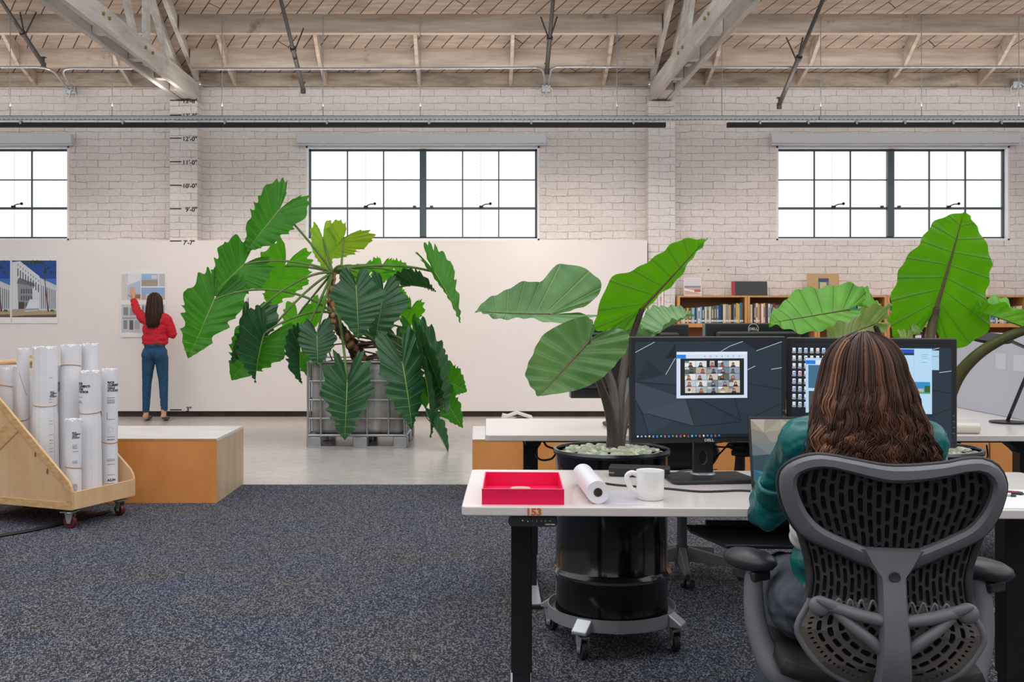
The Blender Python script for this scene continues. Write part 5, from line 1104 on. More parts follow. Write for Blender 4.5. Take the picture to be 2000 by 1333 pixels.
it.append((rect(X(1645), Yv(390), X(1722), Yv(170)), 'a9cfe8')); it.append((rect(X(1645), Yv(240), X(1722), Yv(232)), '5f94b4'))
it.append((rect(X(1450), Yv(662), X(1625), Yv(528)), '2f8ac0')); it.append(([(X(1450), Yv(550)), (X(1565), Yv(540)), (X(1565), Yv(600)), (X(1450), Yv(598))], '9aa8b8')); it.append((rect(X(1460), Yv(640), X(1555), Yv(604)), 'b9b0a8')); it.append((rect(X(1565), Yv(645), X(1625), Yv(570)), '2f5a30')); it.append((rect(X(1450), Yv(662), X(1625), Yv(645)), '5aa050'))
for q in range(5): it.append((rect(X(1665+q*26), Yv(1126), X(1682+q*26), Yv(1112)), 'c8d4e0'))
it.append((rect(X(1755), Yv(1135), X(1805), Yv(1105)), '9fb0c0'))
M2 = monitor('monitor', (1.360, 3.655), -math.radians(20), .556, .373, .893, H1, 'black monitor showing desktop icons, behind the seated person', it)
it = None
M3 = monitor('monitor', (.735, 5.13), math.radians(180), .578, .362, .937, H2, 'dark monitor seen from behind among the plant leaves', None, back=True, logo=False, basew=.22)
M4 = monitor('monitor', (1.335, 5.05), math.radians(180+4), .515, .37, .935, H2, 'dark monitor seen from behind with a round logo, above the video call screen', None, back=True, logo=False, basew=.22)
# laptop
lp = empty('laptop', (1.075, 3.33, H1), -math.radians(2)); T(lp, 'open dark laptop in front of the two monitors', 'laptop')
MB().box((-.18, -.12, .001), (.18, .125, .015)).build('laptop_base', P('laptop_grey', '4a4c52', .35, .5), lp, bevel=.004)
kb = MB()
for r in range(5):
    for c in range(13): kb.box((-.155+c*.024, -.01+r*.021, .015), (-.155+c*.024+.020, -.01+r*.021+.017, .0165))
kb.build('keyboard', BLACKP, lp); MB().box((-.05, -.105, .015), (.05, -.035, .0155)).build('touchpad', P('laptop_grey2', '5a5c62', .3, .4), lp)
ML = Matrix.Translation((0, .125, .012)) @ Matrix.Rotation(-math.radians(14), 4, 'X'); lw, lh = .36, .235
MB().box((-lw/2, -.003, 0), (lw/2, .004, lh), M=ML).build('laptop_lid', P('laptop_dark', '2a2b2f', .4, .3), lp, bevel=.003)
PAL3 = ['7c786e', '8f877a', '6a6f70', '56646a', '9a9184', '4a5d66', '857d72', 'b0b4b0']; li = facets(PAL3, 3)
li = [(rect(0, 0, 1, 1), '4a5d66')]; rows = [('a39a8a', '978d7d', 'b0a898'), ('8f8a7e', '7a7a74', '9c968a'), ('5d6c72', '4b5c66', '6d7a7c'), ('24505f', '1b3d4c', '2f6678'), ('1f5a70', '163646', '2a7088')]
rnd = random.Random(5); G = {}
for i in range(7):
    for j in range(6): G[i, j] = (min(1, max(0, i/6+(rnd.uniform(-.06, .06) if 0 < i < 6 else 0))), min(1, max(0, j/5+(rnd.uniform(-.06, .06) if 0 < j < 5 else 0))))
for i in range(6):
    for j in range(5):
        pal = rows[4-j]; a, b, c, d = G[i, j], G[i+1, j], G[i+1, j+1], G[i, j+1]
        if (i+j) % 2: li += [([a, b, c], pal[rnd.randrange(3)]), ([a, c, d], pal[rnd.randrange(3)])]
        else: li += [([a, b, d], pal[rnd.randrange(3)]), ([b, c, d], pal[rnd.randrange(3)])]
taskbar(li, 10, .015, .036, ['e8f4ff', '9fd0f0', 'b0e0f0', 'f2d36a', '6ab8f0', '3f8ae8', '6fe0e0'], .011)
flat('laptop_display', scale_items(li, -lw/2+.008, .012, lw-.016, lh-.022), lambda x, y: ML @ Vector((x, -.0034, y)), lp, emis=.85)
# pens and papers at the far end of the front desk
pp = MB().box((0, 0, 0), (.56, .34, .0008)).build('paper_sheet', P('paper_white', 'eae9ea', .5)); pp.location = D1M @ Vector((1.38, .02, H1+.0005)); pp.rotation_euler = (0, 0, RZ1); T(pp, 'large white paper sheet lying along the desk edge behind the chair', 'paper')
zz = H1+.0016
for (x0, y0, x1, y1, c, lb, r_) in ((1945, 968, 1985, 973, 'b9b4b0', 'silver pen lying on the paper sheet', .004), (1952, 962, 1998, 966, 'a3283a', 'red pen lying behind the silver pen', .0035), (1975, 967, 2000, 969, '27272a', 'black pen lying beside the red pen', .004)):
    a, b = on1(x0, y0), on1(x1, y1); a.z = b.z = zz+r_; e = empty('pen', a); T(e, lb, 'pen'); d = b-a; e['group'] = 'pens on the desk'
    MB().cyl(Vector(), d*.75, r_, None, 10).build('barrel', P('pen_'+c, c, .3), e, smooth=60); MB().cyl(d*.75, d, r_*1.1, r_*.6, 10).build('cap', P('pen_cap', '303035', .3), e, smooth=60)
# things on the back desks
o = empty('paper_roll', (1.90+.0, 4.80, H2+.0245)); T(o, 'kraft-cored white paper roll on the far desk behind the monitor', 'paper roll'); RX_ = Matrix.Rotation(PI/2, 4, 'Y'); o.location = (1.93, 4.835, H2+.0245); o.rotation_euler = (0, 0, -math.radians(5))
MB().lathe([(.012, 0), (.024, 0), (.024, .36), (.012, .36), (.012, 0)], (0, 0, 0), 40, RX_).build('rolled_paper', P('roll_warm', 'e2dacd', .5), o, smooth=50)
MB().lathe([(.008, -.001), (.0125, -.001), (.0125, .361), (.008, .361), (.008, -.001)], (0, 0, 0), 30, RX_).build('cardboard_core', P('core_kraft', '7a5b42', .7), o, smooth=50)
dl = empty('desk_lamp', (2.66, 5.28, H2)); T(dl, 'black desk lamp with a flat disc head beside the divider screen', 'lamp')
MB().lathe([(.0001, .001), (.085, .001), (.085, .008), (.0001, .012)], (0, 0, 0), 40).build('lamp_base', BLACK, dl, smooth=50)
hd = at(1935, 661, 4.95)-dl.location; MH = Matrix.Translation(hd) @ Matrix.Rotation(math.radians(12), 4, 'X'); el = Vector((.08, -.12, .36)); nk = hd+Vector((.095, .01, -.012))
MB().lathe([(.0001, -.007), (.095, -.007), (.098, 0), (.095, .007), (.0001, .008)], (0, 0, 0), 48, MH).build('lamp_head', BLACK, dl, smooth=50)
MB().bar(nk, el, .022, .010).build('upper_arm', BLACK, dl, bevel=.002); MB().bar(el, (0, 0, .01), .022, .010).build('lower_arm', BLACK, dl, bevel=.002)
# cables hanging under the back desk
def hc(pts, lab, **k): return cable([at(x, y, Y) for x, y, Y in pts], lab, **k)
hc([(1062, 862, 5.05), (1068, 872, 5.0), (1086, 880, 4.95), (1078, 896, 4.95), (1058, 899, 4.95), (1047, 890, 5.0), (1049, 876, 5.1), (1056, 864, 5.1)], 'looped black cable hanging under the back desk by its leg', r=.005)
hc([(1360, 866, 4.9), (1364, 885, 4.9), (1372, 898, 4.9), (1378, 880, 4.9), (1384, 868, 4.9), (1410, 864, 4.95)], 'tangled black cable seen through the monitor stand', r=.004)
hc([(1388, 872, 5.0), (1420, 874, 5.0), (1455, 870, 5.0)], 'black cable stretched under the back desk behind the laptop', r=.004)
hc([(1424, 866, 5.05), (1412, 880, 5.05), (1396, 896, 5.05), (1385, 905, 5.05)], 'thin black cable slanting down under the back desk', r=.004)
hc([(1927, 870, 4.9), (1929, 890, 4.9), (1926, 905, 4.9), (1928, 960, 4.9)], 'thin black cable hanging below the far desk beside the chair', r=.004)
fc = MB().tube(spline([(-3.6, 5.6, .012), (-3.15, 6.05, .012), (-2.75, 6.5, .012), (-2.5, 7.1, .012)], 8), .022, 10, sq=.45).build('floor_cable_cover', P('cable_cover', '17181b', .6), None, smooth=60); T(fc, 'black cable cover strip on the carpet under the plan cart', 'cable cover')

# ================================================================ office chairs
CH_D = P('chair_graphite', '67686d', .5, .0, var=.05, vscale=20); CH_B = P('chair_black_sheet', '2f2f32', .45, var=.08, vscale=20); CH_M = P('chair_dish_lit', '5a5550', .45, var=.06, vscale=15)  # dish is the same sheet, coloured lighter and warmer for the light it catches
def lerp_t(tab, z):
    for (a, va), (b, vb) in zip(tab, tab[1:]):
        if (a >= z >= b) or (a <= z <= b): return va+(vb-va)*(z-a)/(b-a) if b != a else va
    return tab[0][1] if abs(z-tab[0][0]) < abs(z-tab[-1][0]) else tab[-1][1]
YB = [(1.06, -.36), (.95, -.335), (.85, -.305), (.75, -.285), (.68, -.29), (.60, -.31), (.52, -.30), (.45, -.25)]
def bs(x, z, o=0.0): return Vector((x, lerp_t(YB, z)+.75*x*x-o, z))
def slot_cell(m, mp, u0, u1, v0, v1, fu=.62, fv=.84, off=0.0):
    uc, vc = (u0+u1)/2, (v0+v1)/2; hu, hv = (u1-u0)/2, (v1-v0)/2; out = []; inn = []
    for (a, b) in ((-1, -1), (-.5, -1), (0, -1), (.5, -1), (1, -1), (1, -.5), (1, 0), (1, .5), (1, 1), (.5, 1), (0, 1), (-.5, 1), (-1, 1), (-1, .5), (-1, 0), (-1, -.5)): out.append((uc+a*hu, vc+b*hv))
    for (a, b) in ((-.8, -.90), (-.45, -.98), (0, -1), (.45, -.98), (.8, -.90), (1, -.6), (1, 0), (1, .6), (.8, .90), (.45, .98), (0, 1), (-.45, .98), (-.8, .90), (-1, .6), (-1, 0), (-1, -.6)): inn.append((uc+a*hu*fu, vc+b*hv*fv))
    vo = [m.bm.verts.new(mp(*p)) for p in out]; vi = [m.bm.verts.new(mp(*p)) for p in inn]
    for q in range(16): m.bm.faces.new((vo[q], vo[(q+1) % 16], vi[(q+1) % 16], vi[q]))
HW = [(1.02, .20), (.985, .228), (.94, .238), (.90, .232), (.86, .215), (.82, .198), (.77, .184), (.72, .176), (.68, .180), (.64, .194), (.60, .206), (.57, .209)]
def make_chair(lab):
    c = empty('office_chair'); T(c, lab, 'chair')
    # perforated back sheet
    m = MB(); NC, NR = 22, 8; z1, z0 = .995, .665
    mp = lambda u, v: bs(u*(lerp_t(HW, z1+(z0-z1)*v)-.012), z1+(z0-z1)*v)
    for i in range(NC):
        u0, u1 = -1+2*i/NC, -1+2*(i+1)/NC; sh_ = (0, .5, .25, .75)[i % 4]
        vs = [0]+[(j+sh_)/NR for j in range(NR+1) if 0.001 < (j+sh_)/NR < .999]+[1]
        for a, b in zip(vs, vs[1:]):
            if b-a > .04: slot_cell(m, mp, u0, u1, a, b, .56, .86)
            else: m.poly([mp(u0, a), mp(u1, a), mp(u1, b), mp(u0, b)])
    o = m.build('back_sheet', CH_B, c, recalc=False); s = o.modifiers.new('s', 'SOLIDIFY'); s.thickness = .005; s.offset = 0
    # sheet side rims
    for sg in (-1, 1):
        pts = [bs(sg*(lerp_t(HW, z)), z, .002) for z in [1.0-.011*q for q in range(32)]]
        MB().tube(pts, .009, 8).build('back_rim', CH_B, c, smooth=60)
    # lower dish with curved slots
    m = MB(); zc = .668; rings = [.035, .060, .085, .110, .135, .158, .178]
    def mq(t, r):
        z = zc+r*1.02*math.sin(t); f = min(1, (zc-z)/.085); return bs(r*(.845+.205*f*f*(3-2*f))*math.cos(t), z, .004)
    for k, (r0, r1) in enumerate(zip(rings, rings[1:])):
        nk_ = int(3+r1*85); t0, t1 = PI, 2*PI; st = .5*(k % 2)
        ts = [t0]+[t0+(t1-t0)*(j+st)/nk_ for j in range(nk_+1) if .001 < (j+st)/nk_ < .999]+[t1]
        for a, b in zip(ts, ts[1:]): slot_cell(m, lambda u, v: mq(u, v), a, b, r0, r1, .80, .50)
    for j in range(48):
        a, b = PI+PI*j/48, PI+PI*(j+1)/48; slot_cell(m, lambda u, v: mq(u, v), a, b, .178, .196, .40, .5)
        m.poly([mq(a, .196), mq(b, .196), mq(b, .209), mq(a, .209)]); m.poly([mq(a, .012), mq(b, .012), mq(b, .035), mq(a, .035)])
    o = m.build('back_dish', CH_M, c, recalc=False); s = o.modifiers.new('s', 'SOLIDIFY'); s.thickness = .005; s.offset = 0
    MB().tube([mq(PI+PI*j/40, .212) for j in range(41)], .008, 8).build('dish_rim', CH_D, c, smooth=60)
    # solid dark sheet added so the slots read dark
    m = MB(); m.grid(lambda u, v: bs((2*u-1)*(lerp_t(HW, 1.0-.5*v) if 1.0-.5*v > .57 else .2*max(.25, 1-((.57-(1.0-.5*v))/.12)**2))*.95, 1.0-.5*v, -.016), 14, 20)
    o = m.build('inner_dark_sheet', P('chair_inner_dark', '17171a', .8), c, smooth=60, recalc=False); s = o.modifiers.new('s', 'SOLIDIFY'); s.thickness = .004
    # yoke frame around the upper opening
    S_ = 840.0
    outer = [(1524, 962), (1527, 930), (1548, 908), (1585, 893), (1620, 893), (1659, 899), (1733, 909), (1825, 902), (1860, 895), (1899, 893), (1930, 908), (1947, 935), (1950, 962), (1940, 1005), (1920, 1040), (1890, 1062), (1844, 1083), (1770, 1118), (1711, 1118), (1622, 1083), (1575, 1062), (1550, 1035), (1533, 1000)]
    inner = [(1556, 956), (1562, 932), (1592, 918), (1625, 917), (1659, 925), (1733, 940), (1820, 930), (1860, 919), (1892, 917), (1916, 932), (1921, 956), (1910, 992), (1885, 1027), (1850, 1047), (1800, 1070), (1752, 1087), (1722, 1087), (1672, 1068), (1622, 1048), (1595, 1030), (1572, 1000)]
    loc = lambda p: ((p[0]-1737)/S_*.985, EH-(p[1]-CY)/S_)
    def closed(pts, n=96):
        q = [Vector((*loc(p), 0)) for p in pts]; q = q+[q[0], q[1], q[2]]; s = spline([q[-4]]+q, 8)[8:]; L = len(pts)*8; s = s[:L]
        ctr = Vector((0, .905, 0)); ang_ = [(math.atan2(v.y-ctr.y, v.x-ctr.x), v) for v in s]; ang_.sort(key=lambda a: a[0]); res = []
        for i in range(n):
            t = -PI+2*PI*i/n; best = min(ang_, key=lambda a: abs((a[0]-t+PI) % (2*PI)-PI)); res.append(best[1])
        return res
    O_, I_ = closed(outer), closed(inner); m = MB(); n = 96
    L_ = []
    for pts, o in ((O_, .004), (O_, .016), (O_, .026), (I_, .034), (I_, .006)): L_.append(pts)
    rows = []
    for pts, o, sc_ in ((I_, -.004, 1), (O_, -.004, 1), (O_, .018, 1), (None, .030, .2), (None, .034, .75), (I_, .024, 1)):
        if pts is None: q = [O_[i].lerp(I_[i], sc_) for i in range(n)]
        else: q = pts
        rows.append([m.bm.verts.new(bs(v.x, v.y, o)) for v in q])
    for a, b in zip(rows, rows[1:]+rows[:1]):
        for i in range(n): m.bm.faces.new((a[i], a[(i+1) % n], b[(i+1) % n], b[i]))
    m.build('back_yoke', CH_D, c, smooth=45)
    MB().tube([bs(v.x*1.004, .905+(v.y-.905)*1.006, .004) for v in O_]+[bs(O_[0].x*1.004, .905+(O_[0].y-.905)*1.006, .004)], .0055, 8, caps=False).build('edge_trim', CH_B, c, smooth=60)
    # spine
    m = MB(); sp2 = [(.80, .075, .036), (.77, .056, .045), (.74, .031, .055), (.70, .030, .062), (.60, .033, .066), (.52, .037, .068), (.45, .042, .066), (.40, .045, .05), (.37, .045, -.02)]
    rows = []
    for z, hw_, o in sp2:
        y = lerp_t(YB, z); rows.append([m.bm.verts.new(p) for p in ((-hw_, y-o+.018, z), (-hw_*.8, y-o, z), (0, y-o-.006, z), (hw_*.8, y-o, z), (hw_, y-o+.018, z), (hw_, y-o+.042, z), (-hw_, y-o+.042, z))])
    for a, b in zip(rows, rows[1:]):
        for i in range(7): m.bm.faces.new((a[i], a[(i+1) % 7], b[(i+1) % 7], b[i]))
    m.bm.faces.new(rows[0]); m.bm.faces.new(rows[-1][::-1]); m.build('spine', CH_D, c, smooth=50)
    yl = lerp_t(YB, .775)-.056; MB().lathe([(.0001, 0), (.011, 0), (.013, .002), (.011, .0035), (.0001, .001)], (0, 0, 0), 24, Matrix.Translation((0, yl+.0, .745)) @ Matrix.Rotation(PI/2, 4, 'X')).build('round_emblem', CH_B, c, smooth=50)
    # lumbar bars and knobs
    for sg in (-1, 1):
        m = MB(); m.tube(spline([(0, -.345, .645), (sg*.07, -.348, .655), (sg*.125, -.335, .668), (sg*.16, -.318, .672)], 6), [.017, .017, .016, .015, .015, .014]*3+[.014], 10, sq=.7) if False else m.tube(spline([(sg*.01, -.345, .640), (sg*.07, -.348, .652), (sg*.125, -.335, .664), (sg*.155, -.318, .668)], 6), .0145, 10)
        m.build('lumbar_bar', CH_D, c, smooth=60)
        m = MB(); m.tube(spline([(sg*.015, -.34, .56), (sg*.05, -.35, .595), (sg*.09, -.345, .625), (sg*.125, -.33, .655)], 6), .0135, 10); m.build('lower_brace', CH_D, c, smooth=60)
        m = MB(); m.ell((sg*.160, -.325, .664), (.026, .018, .024), 3); m.ell((sg*.137, -.340, .672), (.036, .008, .012), 3, Matrix.Rotation(sg*-.35, 4, 'Y')); m.build('lumbar_knob', CH_D, c, smooth=180)
        sx_ = [(sg*(.03+.0125*k), -.318, .668+(.013 if (k//1) % 2 else -.013)) for k in range(9)]
        MB().tube(spline(sx_, 5), .0035, 6).build('lumbar_pad', CH_D, c, smooth=60)
        # arms
        m = MB(); m.tube(spline([(sg*.285, .05, .655), (sg*.288, .04, .60), (sg*.284, .02, .53), (sg*.262, -.01, .455), (sg*.225, -.04, .40), (sg*.14, -.05, .375), (sg*.04, -.04, .37)], 6), [.018+.008*min(1, i/22) for i in range(37)], 12, sq=1.25); m.build('arm_stem', CH_D, c, smooth=60)
        Mp = Matrix.Translation((sg*.295, .075, .675)) @ Matrix.Rotation(math.radians(40), 4, 'Z'); m = MB()
        m.lathe([(.0001, -.026), (.5, -.024), (.85, -.016), (1.0, -.002), (.93, .012), (.7, .022), (.35, .028), (.0001, .029)], (0, 0, 0), 40, Mp @ Matrix.Diagonal((.056, .088, 1, 1))); m.build('arm_pad', P('arm_rubber', '303236', .38), c, smooth=180)
        MB().box((-.03, -.05, -.05), (.03, .04, -.022), M=Mp).build('pad_bracket', CH_B, c, bevel=.006)
    # seat, mechanism, base
    m = MB(); m.grid(lambda u, v: Vector(((2*u-1)*(.245-.02*(1-v)), -.20+.46*v, .455+.02*(2*u-1)**4*1.2+.012*math.cos(v*3)-.03*max(0, v-.85)*6)), 16, 16); o = m.build('seat', P('seat_black', '1d1d20', .7, var=.2, vscale=60), c, smooth=180); s = o.modifiers.new('s', 'SOLIDIFY'); s.thickness = .035
    MB().box((-.16, -.12, .365), (.16, .14, .415)).build('tilt_mechanism', CH_B, c, bevel=.015)
    MB().cyl((0, 0, .10), (0, 0, .37), .026, None, 20).build('gas_column', P('column_grey', '6b6d70', .3, .7), c, smooth=50); MB().cyl((0, 0, .04), (0, 0, .13), .038, .036, 20).build('column_hub', CH_D, c, smooth=50)
    for q in range(5):
        a = 2*PI*q/5+.35; dr = Vector((math.cos(a), math.sin(a), 0)); m = MB(); n_ = Vector((-dr.y, dr.x, 0))
        r0 = [m.bm.verts.new(dr*.03+n_*s_*.03+Vector((0, 0, z))) for s_, z in ((-1, .075), (1, .075), (.6, .145), (-.6, .145))]; r1 = [m.bm.verts.new(dr*.31+n_*s_*.016+Vector((0, 0, z))) for s_, z in ((-1, .062), (1, .062), (.7, .09), (-.7, .09))]
        for i in range(4): m.bm.faces.new((r0[i], r0[(i+1) % 4], r1[(i+1) % 4], r1[i]))
        m.bm.faces.new(r0[::-1]); m.bm.faces.new(r1); m.build('base_arm', CH_D, c, bevel=.004)
        w_ = MB(); ct = dr*.31; ax = Vector((math.cos(a+.9), math.sin(a+.9), 0))
        for s_ in (-1, 1): w_.cyl(ct+ax*s_*.008+Vector((0, 0, .0295)), ct+ax*s_*.026+Vector((0, 0, .0295)), .025, None, 20)
        w_.cyl(ct+Vector((0, 0, .03)), ct+Vector((0, 0, .075)), .008, None, 8); w_.build('caster', BLACKP, c, smooth=50)
    return c
ch1 = make_chair('dark grey office chair with perforated back, holding the seated person'); ch1.location = (1.015, 2.735, 0.004); ch1.rotation_euler = (0, 0, -math.radians(11))
ch2 = copy_tree(ch1); T(ch2, 'empty dark office chair tucked under the back desk'); ch2.location = (1.05, 5.42, 0.004); ch2.rotation_euler = (0, 0, math.radians(172))
ch1['group'] = ch2['group'] = 'matching office chairs'

# ================================================================ people
SKIN = P('skin', 'c99a80', .5, var=.05); 
def m_hair():
    k = NT('long_hair'); a = k.n('ShaderNodeAttribute'); a.attribute_name = 'tone'; c = k.ramp(a.outputs['Fac'], [(0, lin('2a1a13')), (.40, lin('513427')), (.75, lin('7d5440')), (1, lin('a8775a'))])
    k.l(c, k.b.inputs['Base Color']); k.b.inputs['Roughness'].default_value = .42; k.b.inputs['Specular IOR Level'].default_value = .35; return k.m
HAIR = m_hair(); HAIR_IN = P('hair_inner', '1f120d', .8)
def hair(parent, head, hr, env, nclump, per, r, wave, seed, zend, tone=(0, 1), face=25, jitter=.03):
    """head centre, head radii, env = [(z, half width, half depth, y shift)] below the head centre; the hair falls from the crown"""
    rnd = random.Random(seed); m = MB(); lay = m.bm.verts.layers.float_color.new('tone'); head = Vector(head)
    def ev(z, k): return lerp_t([(e[0], e[k]) for e in env], z)
    N = 22
    for q in range(nclump):
        phi = math.radians(rnd.uniform(180-face, 360+face)); ph = rnd.uniform(0, 6.28); fr = rnd.uniform(.8, 1.25); am = wave*rnd.uniform(.5, 1.25); ze = zend+rnd.uniform(-.03, .03); tn = tone[0]+(tone[1]-tone[0])*(.15+.6*rnd.random()**1.3); lay_r = rnd.uniform(.90, 1.03)
        for s in range(per):
            th0 = rnd.uniform(0.02, .7)
            p_ = phi+rnd.gauss(0, .035); rr = lay_r+rnd.gauss(0, .016); z_e = ze+rnd.uniform(-.015, .015); tt = min(1, max(0, tn+rnd.gauss(0, .14))); pts = []
            dphi = rnd.gauss(0, .05)
            for i in range(N+1):
                t = i/N
                if t < .36:
                    th = th0+(t/.36)*(PI/2-th0); pos = head+Vector((hr[0]*rr*math.sin(th)*math.cos(p_), hr[1]*rr*math.sin(th)*math.sin(p_)+.0*hr[1], hr[2]*rr*math.cos(th)))
                else:
                    f = (t-.36)/.64; z = head.z+(z_e-head.z)*f; w_, d_, ys = ev(z, 1), ev(z, 2), ev(z, 3); wv = am*f*math.sin(ph+fr*(head.z-z)*2*PI/.105)
                    pp_ = p_+dphi*f; pos = Vector((head.x+w_*rr*math.cos(pp_)+wv*abs(math.sin(pp_))+.3*wv*math.cos(ph), head.y+ys+d_*rr*math.sin(pp_)+wv*.7*math.sin(ph*2)-.002, z))
                pts.append(pos)
            n0 = len(m.bm.verts); m.tube(pts, [r*(1 if i < N-4 else (N-i+.6)/5) for i in range(N+1)], 3, caps=False); m.bm.verts.ensure_lookup_table()
            for v in m.bm.verts[n0:]: v[lay] = (tt, tt, tt, 1)
    return m.build('hair', HAIR, parent, smooth=180, recalc=False)
def hand(name_, wrist, dirv, palmn, size, parent, curl=.35, thumb=1, mat=None, vox=.0035):
    """palm, four fingers of different length with knuckle bends and a thumb from the side of the palm"""
    W_ = Vector(wrist); d = Vector(dirv).normalized(); n = Vector(palmn); n = (n-d*n.dot(d)).normalized(); s = d.cross(n)*thumb; k = size
    pr = [(W_, .024*k, W_+d*.03*k, .026*k), (W_+d*.03*k-s*.018*k, .017*k, W_+d*.085*k-s*.024*k, .013*k), (W_+d*.03*k+s*.015*k, .018*k, W_+d*.088*k+s*.020*k, .013*k), (W_+d*.03*k, .018*k, W_+d*.09*k, .014*k)]
    for i, (o, L) in enumerate(((.030, .070), (.010, .080), (-.010, .074), (-.029, .058))):
        b = W_+d*.088*k+s*o*k; a1 = b+(d*math.cos(curl*.5)+n*math.sin(curl*.5)+s*(o*1.5))*L*.45*k; a2 = a1+(d*math.cos(curl*1.3)+n*math.sin(curl*1.3))*L*.32*k; a3 = a2+(d*math.cos(curl*2)+n*math.sin(curl*2))*L*.25*k
        pr += [(b, .0092*k, a1, .0085*k), (a1, .0085*k, a2, .0078*k), (a2, .0078*k, a3, .0066*k)]
    b = W_+d*.025*k+s*.024*k; a1 = b+(d*.65+s*.75).normalized()*.038*k; a2 = a1+(d*.88+s*.4+n*.25).normalized()*.032*k; pr += [(b, .014*k, a1, .0105*k), (a1, .0105*k, a2, .0085*k)]
    return pr
# --- seated person
p1 = empty('person', (1.0, 2.75, 0)); p1.location = (0, 0, 0); T(p1, 'person with long brown wavy hair and green satin blouse, seated at the desk', 'person')
GRN = NT('green_satin'); n_ = GRN.noise(GRN.coords((1, 1, 1)), 9, 3, .5); GRN.l(GRN.ramp(n_.outputs[0], [(.3, lin('064c4c')), (.7, lin('0e7070'))]), GRN.b.inputs['Base Color']); GRN.b.inputs['Roughness'].default_value = .34; GRN.b.inputs['Specular IOR Level'].default_value = .35; GRN.bump(n_.outputs[0], .8, .03); GRN = GRN.m
JEAN = P('grey_blue_denim', '4a4f5a', .85, var=.25, vscale=40, bump=.2); JEANB = P('blue_denim', '1f4a6e', .8, var=.2, vscale=25); RED_ = P('red_knit', 'c8142c', .75, var=.12, vscale=25, bump=.15)
hx, hy = .975, 2.68
sk = [((hx, hy, 1.195), (.076, .093, .105)), ((hx, hy+.035, 1.145), (.055, .06, .055)), ((hx, hy+.095, 1.185), (.012, .018, .02)), ((hx-.028, hy+.085, 1.205), (.014, .012, .010)), ((hx+.028, hy+.085, 1.205), (.014, .012, .010)), ((hx, hy+.082, 1.150), (.024, .014, .009)),
      ((hx-.078, hy, 1.19), (.012, .022, .032)), ((hx+.078, hy, 1.19), (.012, .022, .032)), ((hx, hy-.01, 1.13), .048, (hx+.005, hy+.0, 1.04), .055), ((hx, hy, 1.00), (.15, .09, .06)), ((.99, 2.74, .62), .12, (hx, hy, .98), .11),
      ((.84, 2.70, 1.00), .045, (.80, 2.88, .81), .036), ((.80, 2.88, .81), .036, (.94, 3.16, .815), .026), ((1.13, 2.70, 1.00), .045, (1.19, 2.86, .81), .036), ((1.19, 2.86, .81), .036, (1.14, 3.14, .815), .026)]
sk += hand('h', (.94, 3.16, .815), (.25, 1, .0), (0, 0, -1), 1.0, None, .3, -1)+hand('h', (1.14, 3.14, .815), (-.15, 1, .0), (0, 0, -1), 1.0, None, .3, 1)
organic('body', sk, SKIN, p1, voxel=.0045, smooth=3)
fm = MB()
for sg in (-1, 1): fm.ell((hx+sg*.028, hy+.094, 1.207), (.009, .006, .005), 2)
fm.build('eyes', P('eye_dark', '2a2320', .2), p1, smooth=180); MB().ell((hx, hy+.094, 1.150), (.020, .006, .006), 2).build('lips', P('lips', 'a85a52', .4), p1, smooth=180)
bl = [((.985, 2.735, .70), (.168, .12, .10)), ((.98, 2.715, .82), (.160, .115, .12)), ((.975, 2.70, .94), (.172, .112, .10)), ((.83, 2.69, 1.025), .058, (.975, 2.69, 1.06), .052), ((1.125, 2.69, 1.025), .058, (.975, 2.69, 1.06), .052), ((.825, 2.68, 1.015), (.058, .062, .062)), ((1.135, 2.68, 1.015), (.060, .062, .062)),
      ((.822, 2.69, 1.00), .056, (.802, 2.78, .92), .047), ((.803, 2.79, .905), (.052, .056, .030)), ((.800, 2.83, .87), (.052, .062, .05)), ((.800, 2.89, .825), (.050, .078, .055)), ((.792, 2.90, .795), (.044, .07, .042)), ((.80, 2.90, .81), .048, (.89, 3.06, .81), .040), ((.892, 3.065, .81), .034, (.935, 3.15, .802), .034),
      ((1.14, 2.69, 1.00), .056, (1.18, 2.80, .89), .048), ((1.185, 2.85, .83), (.05, .07, .06)), ((1.19, 2.88, .81), .046, (1.16, 3.05, .81), .038), ((1.16, 3.05, .81), .034, (1.145, 3.12, .803), .033), ((.99, 2.75, .64), (.172, .13, .055))]
organic('blouse', bl, GRN, p1, voxel=.0065, smooth=2, wr=.0055, ws=12)
cf = MB(); cf.tube([Vector((.803+.056*math.cos(a), 2.79+.060*math.sin(a), .900+.022*math.sin(a+.6))) for a in [i*2*PI/28 for i in range(29)]], .0085, 8, caps=False); cf.build('sleeve_fold', GRN, p1, smooth=180)
organic('white_shirt', [((.99, 2.735, .765), (.182, .125, .060)), ((.835, 2.70, .80), (.035, .05, .045))], P('white_cotton', 'dcdad8', .8), p1, voxel=.009, smooth=4)
lg = [((.99, 2.77, .575), (.185, .15, .095)), ((.875, 2.80, .575), .100, (.925, 3.18, .555), .072), ((1.10, 2.80, .575), .100, (1.10, 3.20, .555), .072), ((.925, 3.18, .55), .068, (.82, 2.98, .13), .043), ((1.10, 3.20, .55), .068, (1.12, 3.22, .13), .043), ((.862, 2.765, .60), (.085, .09, .070))]
organic('jeans', lg, JEAN, p1, voxel=.009, smooth=3, wr=.005, ws=15)
for x, y in ((.81, 3.0), (1.12, 3.26)):
    m = MB(); m.ell((x, y+.02, .055), (.042, .125, .045), 3); o = m.build('shoe', P('shoe_black', '1d1c1e', .4), p1, smooth=180)
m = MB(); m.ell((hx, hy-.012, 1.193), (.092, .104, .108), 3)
HENV = [(1.195, .104, .112, .0), (1.14, .122, .105, -.018), (1.08, .136, .095, -.030), (1.02, .156, .088, -.040), (.95, .172, .080, -.045), (.85, .15, .07, -.04)]
